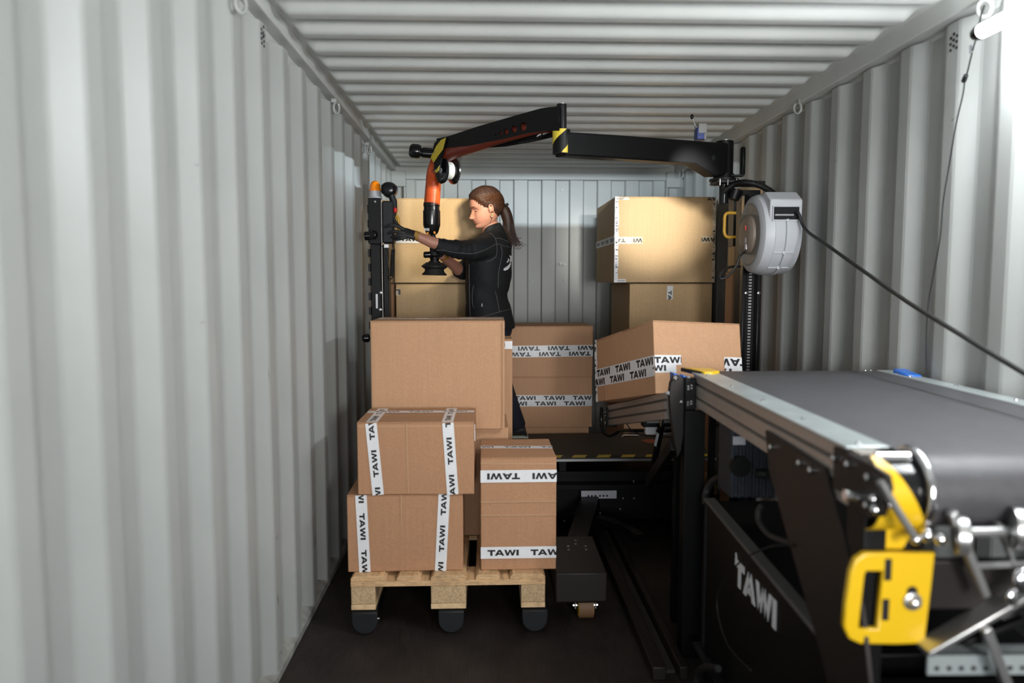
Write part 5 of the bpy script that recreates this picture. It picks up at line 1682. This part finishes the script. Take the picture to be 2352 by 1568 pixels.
# ears
for s in (-1, 1):
    ear = []
    for k in range(17):
        a_ = R(-115 + 255 * k / 16)
        ear.append(HM @ V((-.008 + .0120 * -math.sin(a_) * -1 * -1, s * (.079 + .006 * abs(math.cos(a_ * .5))), -.008 + .0245 * math.cos(a_))))
    m_.tube(ear, [.0045] + [.0048] * 14 + [.0055, .006], 8)
    m_.ball(HM @ V((-.006, s * .074, -.008)), .0215, 12, (.80, .45, 1.15))
head = obj('head', m_, [M['skin'], M['lip']], PR, smooth=180)
# eyes, lids, brows
for s in (-1, 1):
    c_ = V((.0655, s * .0275, -.001))
    m_ = MB(); m_.ball(HM @ c_, .0118, 20); ey = obj('eye', m_, M['eye_white'], head, smooth=180)
    gz = (V((.80, s * .05, -.42))).normalized()
    m_ = MB(); o2 = HM @ c_; ax_ = HM.to_3x3() @ gz; m_.lathe(o2, ax_, [(.0098, .0066), (.0112, .0055), (.0122, .002)], 16); obj('iris', m_, M['iris'], ey, smooth=60)
    for (t0, t1, rr_) in ((18, 95, .0131), (-70, -28, .0128)):
        rings = []
        for i in range(9):
            el = R(t0 + (t1 - t0) * i / 8) if t0 > 0 else R(t0 + (t1 - t0) * i / 8)
            rings.append([HM @ (c_ + V((rr_ * math.cos(el - R(22)) * math.cos(az), rr_ * math.cos(el - R(22)) * math.sin(az), rr_ * math.sin(el - R(22))))) for az in [R(-115 + 230 * k / 16) for k in range(17)]])
        mm = MB(); n = 17
        vs_ = [q for r_ in rings for q in r_]; fs = []
        for i in range(8):
            for k in range(16): fs.append((i * n + k, i * n + k + 1, (i + 1) * n + k + 1, (i + 1) * n + k))
        mm.add(vs_, fs); obj('eyelid', mm, M['skin'], head, smooth=180)
    el = R(18 - 22)
    m_ = MB(); m_.tube([HM @ (c_ + V((.0142 * math.cos(el) * math.cos(az), .0142 * math.cos(el) * math.sin(az), .0142 * math.sin(el) - .001))) for az in [R(-60 + 120 * k / 10) for k in range(11)]], .0012, 6); obj('eyelashes', m_, M['brow'], head)
    bp = []
    for k in range(9):
        u = k / 8
        y_ = s * (.014 + .036 * u); z_ = .0205 + .006 * math.sin(u * 2.2) - .003 * u
        th = None
        best = None
        for kk in range(60):
            t_ = math.pi * .5 * kk / 59 * s
            q = head_pt(t_, z_)
            if best is None or abs(q.y - y_) < abs(best.y - y_): best = q
        bp.append(HM @ (best + V((.0008, 0, 0))))
    m_ = MB(); m_.tube(bp, [.0022, .0028, .003, .003, .0028, .0025, .002, .0015, .0008], 6); obj('eyebrow', m_, M['brow'], head, smooth=60)
hoop = HM @ V((-.004, .083, -.048))
m_ = MB(); m_.tube([hoop + V((.0055 * math.cos(2 * math.pi * k / 16), -.001, .0085 * math.sin(2 * math.pi * k / 16))) for k in range(17)], .0026, 8); obj('earring', m_, M['gold'], PR, smooth=60, label='small gold hoop earring')

# neck, shoulders and arms: one continuous skin
def remesh(o, vox, smooth_it=6, fac=.5):
    m1 = o.modifiers.new('remesh', 'REMESH'); m1.mode = 'VOXEL'; m1.voxel_size = vox; m1.use_smooth_shade = True
    m2 = o.modifiers.new('smooth', 'SMOOTH'); m2.iterations = smooth_it; m2.factor = fac
    return o


nk = [P(1112, 500, 4.63), P(1122, 515, 4.64), P(1131, 530, 4.65), P(1134, 548, 4.66), P(1126, 600, 4.66), P(1120, 680, 4.66), P(1122, 745, 4.66)]
m_ = MB(); m_.tube(smooth_path(nk, 4), [(.047 + .002 * k, .047 + .002 * k) if k < 10 else (.05 + .03 * min(1, (k - 9) / 6), .07) for k in range(25)], 20)
la = [P(1128, 562, 4.52), P(1090, 570, 4.45), P(1045, 573, 4.38), P(1000, 559, 4.33), P(975, 549, 4.315), P(955, 541, 4.305)]
m_.tube(smooth_path(la, 4), [.050 - .001 * k if k < 8 else max(.0265, .040 - .0011 * (k - 8)) for k in range(21)], 16)
ra = [P(1108, 570, 4.80), P(1088, 600, 4.79), P(1064, 624, 4.77), P(1040, 607, 4.65), P(1012, 584, 4.50)]
m_.tube(smooth_path(ra, 4), [.050 - .0008 * k if k < 8 else .043 - .002 * (k - 8) for k in range(17)], 16)
remesh(obj('body', m_, M['skin'], PR), .0065, 4)

# jacket
m_ = MB()
BT = 18
fT = V((-math.cos(R(BT)), math.sin(R(BT)), 0)); lT = V((0, 0, 1)).cross(fT)
TR = [(519, 1136, .048, .052), (530, 1134, .062, .072), (539, 1134, .085, .120), (550, 1131, .108, .165), (566, 1127, .130, .185), (600, 1123, .138, .182), (640, 1122, .140, .176), (664, 1120, .136, .170), (676, 1117, .128, .166), (700, 1121, .136, .178), (722, 1124, .148, .186), (745, 1126, .158, .192)]
rings = []
for py_, px_, a_, b_ in TR:
    c_ = P(px_, py_, WY)
    sl = .16 if py_ > 720 else (.28 if py_ < 535 else 0)
    ring = []
    for k in range(40):
        t_ = 2 * math.pi * k / 40
        q = fT * a_ * math.cos(t_) + lT * b_ * math.sin(t_)
        ring.append(c_ + q + V((0, 0, -(sl if py_ > 720 else 0) * (-q.dot(fT)) + (sl * (-q.dot(fT)) if py_ < 535 else 0))))
    rings.append(ring)
rings.reverse()
m_.rings(rings)
sp = smooth_path([P(1136, 566, 4.58), P(1118, 568, 4.52), P(1090, 573, 4.45), P(1060, 574, 4.40), P(1030, 568, 4.355), P(1001, 560, 4.33)], 7)
rs = []
for k in range(len(sp)):
    u = k / (len(sp) - 1)
    r_ = .100 * (1 - u) ** .9 + .041 if u < .5 else .100 * (1 - u) ** .9 + .041
    r_ = .094 - .052 * min(1, u * 1.05) ** .75 + (.0 if u < .45 else .0045 * math.sin(k * 2.1))
    rs.append((r_, r_))
m_.tube(sp, rs, 22)
sp = smooth_path([P(1108, 570, 4.78), P(1088, 598, 4.78), P(1066, 622, 4.77), P(1050, 616, 4.72)], 6)
m_.tube(sp, [.075 - .0012 * k if k < 12 else .060 - .002 * (k - 12) + .003 * math.sin(k * 2.5) for k in range(len(sp))], 20)
jk = remesh(obj('jacket', m_, M['jacket'], PR), .0075, 5)
tx = bpy.data.textures.new('fold_noise', 'CLOUDS'); tx.noise_scale = .09; tx.noise_depth = 2
dm = jk.modifiers.new('folds', 'DISPLACE'); dm.texture = tx; dm.strength = .016; dm.mid_level = .5; dm.texture_coords = 'LOCAL'
m_ = MB()
cp = [P(1113, 531, 4.585), P(1121, 524, 4.575), P(1133, 519, 4.58), P(1146, 516, 4.62), P(1151, 519, 4.68), P(1140, 524, 4.73), P(1122, 529, 4.71), P(1113, 531, 4.64)]
cpp = smooth_path(cp + [cp[0]], 5)
m_.rings([[q + V((0, 0, -.022)) for q in cpp[:-1]], [q + V((0, 0, .012)) for q in cpp[:-1]], [q.lerp(P(1130, 524, 4.65), .12) + V((0, 0, .012)) for q in cpp[:-1]], [q.lerp(P(1130, 524, 4.65), .12) + V((0, 0, -.022)) for q in cpp[:-1]]], cap=False, closed=True)
obj('collar', m_, M['jacket'], PR, smooth=60)
bpy.context.view_layer.update()
dg = bpy.context.evaluated_depsgraph_get()
je = jk.evaluated_get(dg)
jm = je.to_mesh()
bvh = BVHTree.FromPolygons([jk.matrix_world @ v_.co for v_ in jm.vertices], [tuple(p_.vertices) for p_ in jm.polygons])
je.to_mesh_clear()


def on_jacket(px_, py_, out=.0015):
    d = ray(px_, py_).normalized()
    h_ = bvh.ray_cast(V((0, 0, CAM_H)), d)
    if h_[0] is None: return None
    return h_[0] + h_[1] * (out if h_[1].dot(d) < 0 else -out)


def seam(pix):
    pts = []
    sm = smooth_path([V((a_, b_, 0)) for a_, b_ in pix], 5)
    for q in sm:
        p_ = on_jacket(q.x, q.y)
        if p_ is not None and (not pts or (p_ - pts[-1]).length < .07): pts.append(p_)
    if len(pts) > 2:
        mm = MB(); mm.tube(pts, .0019, 6); _local('seam', MB_shift(mm, world_loc(jk)), M['seam'], jk, smooth=60)


def MB_shift(mb, off):
    mb.v = [p_ - off for p_ in mb.v]; return mb


for pix in ([(1124, 535), (1133, 541), (1139, 552), (1141, 566), (1141, 580), (1138, 590), (1128, 597), (1117, 601)],
            [(1003, 574), (1015, 574), (1028, 576), (1040, 579), (1060, 581), (1085, 582), (1105, 577), (1125, 568), (1139, 560)],
            [(1138, 547), (1150, 548), (1163, 553), (1170, 557)], [(1141, 560), (1155, 564), (1172, 568)],
            [(1150, 565), (1153, 580), (1150, 600), (1145, 625), (1144, 650), (1144, 660)], [(1137, 668), (1140, 680), (1144, 700), (1147, 716)],
            [(1092, 731), (1120, 724), (1147, 716), (1174, 709)], [(1078, 606), (1078, 640), (1079, 690), (1081, 728)], [(1088, 655), (1085, 675), (1086, 700), (1090, 708)]):
    seam(pix)


def decal(name, poly, m2):
    pts = [on_jacket(a_, b_, .0045) for a_, b_ in poly]
    if all(p_ is not None for p_ in pts):
        c_ = sum(pts, V((0, 0, 0))) / len(pts)
        n = len(pts); mm = MB()
        mm.add(pts + [c_], [(i, (i + 1) % n, n) for i in range(n)])
        _local(name, MB_shift(mm, world_loc(jk)), m2, jk)


decal('emblem', [(1168, 586), (1173, 588), (1174, 593), (1173, 600), (1170, 603), (1169, 598), (1171, 592), (1169, 589)], M['white'])
decal('emblem', [(1171, 602), (1172, 606), (1170, 612), (1166, 618), (1160, 621), (1156, 621), (1155, 617), (1160, 613), (1166, 609)], M['white'])
decal('emblem', [(1165, 593), (1168, 595), (1167, 600), (1163, 604), (1162.5, 601), (1165, 598)], M['white'])
decal('emblem', [(1175.5, 592), (1177, 590), (1176.5, 608), (1175, 616), (1175, 600)], M['white'])
decal('pull_tab', [(1106.5, 697), (1108, 697), (1108, 704), (1106.5, 704)], M['white'])

# trousers and boots
m_ = MB()
for path, rr_ in (([P(1125, 742, 4.60), P(1130, 775, 4.58), P(1138, 820, 4.56), P(1148, 870, 4.56), P(1168, 930, 4.58), P(1188, 982, 4.60)], (.105, .098, .085, .072, .066, .060)),
                  ([P(1118, 742, 4.72), P(1116, 790, 4.70), P(1108, 870, 4.68), P(1106, 985, 4.68)], (.105, .092, .072, .056))):
    sp = smooth_path(path, 5)
    m_.tube(sp, [interp([(i / (len(rr_) - 1), q) for i, q in enumerate(rr_)], k / (len(sp) - 1)) for k in range(len(sp))], 18)
m_.ball(P(1124, 752, 4.66), .15, 16, (1, 1.05, .8))
remesh(obj('trousers', m_, M['jeans'], PR), .009, 5)
for hx, hy, yy_ in ((1194, 992, 4.60), (1112, 992, 4.68)):
    h_ = P(hx, hy, yy_)
    x0_ = h_.x + .045
    for nm, prof, m2 in (('shoe', [(0, .012, .050), (-.02, .095, .046), (-.08, .090, .045), (-.13, .060, .048), (-.19, .045, .048), (-.24, .035, .038), (-.26, .020, .018)], 'rubber'), ('sole', [(.006, .022, .048), (-.02, .024, .046), (-.12, .022, .046), (-.20, .020, .048), (-.25, .018, .038), (-.265, .014, .016)], 'sole')):
        rings = []
        for dx, hh, ww in prof:
            z0s = DZ + .001 if nm == 'sole' else DZ + .016
            rings.append([V((x0_ + dx, yy_ + ww * math.cos(a_), z0s + hh * (.5 + .5 * math.sin(a_)))) for a_ in [2 * math.pi * k / 14 for k in range(14)]])
        m_ = MB(); m_.rings(rings); obj(nm, m_, M[m2], PR, smooth=50)

# gloved hands: palm with five separate fingers, joined into one skin each
def hand(name, wrist, palm_pts, fingers, thumb, par=PR):
    mm = MB()
    mm.tube(smooth_path([wrist] + palm_pts, 4), [(.026, .024)] * 2 + [(.036, .019)] * (4 * len(palm_pts) - 1), 14)
    for fg, r_ in fingers + [thumb]:
        sp_ = smooth_path(fg, 4)
        n_ = len(sp_)
        mm.tube(sp_, [r_ * (1.0 - .28 * k / (n_ - 1)) for k in range(n_)], 10)
        mm.ball(sp_[-1], r_ * .74, 10)
    o_ = obj(name, mm, M['glove'], par)
    return remesh(o_, .0034, 3)


Yh = 4.296
q = lambda a_, b_, dy=0.0: P(a_, b_, Yh + dy)
hand('glove', q(956, 541, .006), [q(944, 538), q(932, 534, -.002), q(925, 533)],
     [([q(930, 528, -.008), q(917, 521, -.016), q(904, 517, -.020), q(893, 518, -.018), q(886, 521, -.012)], .0115),
      ([q(930, 534, -.018), q(914, 532, -.024), q(902, 532, -.022), q(893, 535, -.012)], .0115),
      ([q(931, 540, -.020), q(917, 541, -.024), q(906, 543, -.016), q(900, 545, -.006)], .0110),
      ([q(933, 545, -.018), q(922, 548, -.020), q(912, 550, -.010), q(907, 550, .0)], .0100)],
     ([q(938, 532, .016), q(922, 524, .03), q(911, 514, .04), q(905, 503, .045), q(903, 493, .045)], .0120))
mm = MB(); mm.tube([q(962, 543, .008), q(957, 541.5, .007), q(951, 539.5, .005)], [.0285, .0275, .0285], 20); obj('glove_cuff', mm, M['cuff'], PR, smooth=60, label='tan knitted glove cuff')
q = lambda a_, b_, y_: P(a_, b_, y_)
hand('glove', q(1014, 585, 4.51), [q(1009, 578, 4.485), q(1004, 572, 4.462)],
     [([q(1006, 566 + 6 * i, 4.465), q(997, 564 + 6 * i, 4.452), q(990, 565 + 6 * i, 4.425), q(993, 566 + 6 * i, 4.398), q(1001, 567 + 6 * i, 4.394)], .0105) for i in range(4)],
     ([q(1009, 574, 4.46), q(1010, 566, 4.43), q(1004, 560, 4.408), q(996, 559, 4.402)], .0115))
mm = MB(); mm.tube([q(1021, 590, 4.545), q(1015, 586, 4.515)], [.030, .029], 20); obj('glove_cuff', mm, M['cuff'], PR, smooth=60)

# hair: cap swept back into a ponytail
HL = [(-.12, -.062), (-.06, -.058), (-.035, -.040), (-.018, -.016), (.0, -.002), (.030, .012), (.060, .050), (.085, .074), (.094, .082), (.12, .086)]
hairline = lambda x: interp(HL, x)
m_ = MB(); NT2, NZ2 = 96, 60
pts = {}; vs_ = []; fs = []
for i in range(NZ2 + 1):
    z = -.07 + .195 * (i / NZ2)
    for k in range(NT2):
        th = 2 * math.pi * k / NT2
        p0 = head_pt(th, z, .00001)
        d_ = p0.z - hairline(p0.x)
        gr = .0035 + .0125 * max(0, min(1, d_ / .030))
        gr += .0012 * math.sin(th * 31 + z * 60) * (1 if d_ > .01 else 0)
        vs_.append(HM @ head_pt(th, z, gr) if d_ > -.02 else HM @ head_pt(th, z, .0005))
        pts[(i, k)] = d_
keep = []
for i in range(NZ2):
    for k in range(NT2):
        k2 = (k + 1) % NT2
        if min(pts[(i, k)], pts[(i, k2)], pts[(i + 1, k)], pts[(i + 1, k2)]) > -.003:
            fs.append((i * NT2 + k, i * NT2 + k2, (i + 1) * NT2 + k2, (i + 1) * NT2 + k))
fs.append(tuple(NZ2 * NT2 + k for k in range(NT2)))
m_.add(vs_, fs)
hr = obj('hair', m_, M['hair'], PR, smooth=180)
sol = hr.modifiers.new('thick', 'SOLIDIFY'); sol.thickness = .008; sol.offset = -1
tie = V((-.120, 0, -.004))
sb = MB()
for i in range(420):
    th = rnd.uniform(-math.pi * .80, math.pi * .80)
    # start on the hairline for this direction
    zs = None
    for j in range(60):
        z = .118 - .18 * j / 59
        p0 = head_pt(th, z, .00001)
        if p0.z < hairline(p0.x) + .002: break
        zs = z
    if zs is None: continue
    zs += rnd.uniform(0, .10) * (0.25 if rnd.random() < .5 else 1)
    zs = min(zs, .116)
    st = head_pt(th, zs, .00001)
    path = []
    for k in range(13):
        u = k / 12
        q_ = st.lerp(tie, u)
        q_.z += .055 * math.sin(math.pi * u) * max(0, st.x * 8 + .2)
        # push out to the skull
        dirv = V((q_.x + .005, q_.y, q_.z - .018))
        zz_ = max(-.06, min(.12, q_.z))
        th_ = math.atan2(q_.y, q_.x + .005)
        sk = head_pt(th_, zz_, (.0187 * min(1, .22 + 3 * u) + rnd.uniform(-.0002, .0016)))
        if u < .86: q_ = V((sk.x, sk.y, zz_))
        else: q_ = V((sk.x, sk.y, zz_)).lerp(tie, (u - .86) / .14)
        path.append(HM @ q_)
    sb.tube(path, [.0008] + [.0014] * 11 + [.0012], 5)
obj('hair_strand', sb, M['hair_light'], hr, smooth=60, kind='stuff')
TW = HM @ tie
m_ = MB()
axs = (P(1166, 500, 4.66) - TW).normalized()
u_ = axs.orthogonal().normalized(); w_ = axs.cross(u_)
m_.tube([TW + (u_ * math.cos(2 * math.pi * k / 30) + w_ * math.sin(2 * math.pi * k / 30)) * (.019 + .003 * (k % 2)) for k in range(31)], [.0095 if k % 2 else .0075 for k in range(31)], 8)
obj('hair_tie', m_, M['rubber'], PR, smooth=60, label='black scrunchie')
core = [TW, P(1160, 484, 4.655), P(1166, 504, 4.655), P(1168, 526, 4.65), P(1173, 545, 4.64), P(1180, 558, 4.63), P(1186, 566, 4.63)]
m_ = MB(); m_.tube(smooth_path(core, 5), [.012, .018, .024, .028, .031, .033, .034, .035, .035, .035, .034, .033, .032, .030, .029, .028, .026, .024, .022, .020, .018, .017, .015, .014, .012, .011, .010, .008, .006, .005, .003], 14)
pt_ = obj('ponytail', m_, M['hair'], PR, smooth=180)
for grp, mt_ in (('hair', 'hair'), ('hair_light', 'hair_light')):
    sb = MB()
    for i in range(90 if grp == 'hair' else 70):
        a_ = rnd.uniform(0, 2 * math.pi); rr_ = math.sqrt(rnd.uniform(.3, 1))
        cut = rnd.uniform(.72, 1.0)
        sp_ = smooth_path(core, 4)
        n_ = int(len(sp_) * cut)
        path = []
        curl = rnd.uniform(-.02, .05)
        for k in range(n_):
            u = k / (len(sp_) - 1)
            w0 = .012 + .026 * math.sin(min(1, u * 1.5) * math.pi * .5) - .014 * max(0, u - .6)
            aa = a_ + u * 1.2
            path.append(sp_[k] + V((math.cos(aa) * w0 * rr_, math.sin(aa) * w0 * rr_ * .8, .0)) + V((.018 * u * u * math.sin(u * 9 + i), 0, 0)) + V((curl * max(0, u - .75) * 3, 0, .012 * math.sin(u * 14 + i) * max(0, u - .7))))
        if n_ > 3: sb.tube(path, [.0026 * (1 - .65 * k / (n_ - 1)) for k in range(n_)], 5)
    if grp == 'hair_light':
        for ex in (([(1180, 556), (1188, 549), (1193, 546), (1198, 547)]), ([(1182, 564), (1190, 568), (1195, 562), (1192, 555)]), ([(1178, 566), (1186, 571), (1194, 571), (1198, 566)]), ([(1184, 560), (1190, 564), (1192, 559), (1188, 553)])):
            sb.tube(smooth_path([P(a_, b_, 4.63) for a_, b_ in ex], 4), [.0018] * 12 + [.001], 5)
        # loose wisps by the ear
        for ex in (([(1130, 486), (1130, 500), (1126, 511), (1118, 518)]), ([(1139, 488), (1143, 498), (1141, 508)])):
            sb.tube(smooth_path([P(a_, b_, 4.545) for a_, b_ in ex], 4), .0012, 5)
    obj('hair_strand', sb, M[mt_], pt_, smooth=60, kind='stuff')
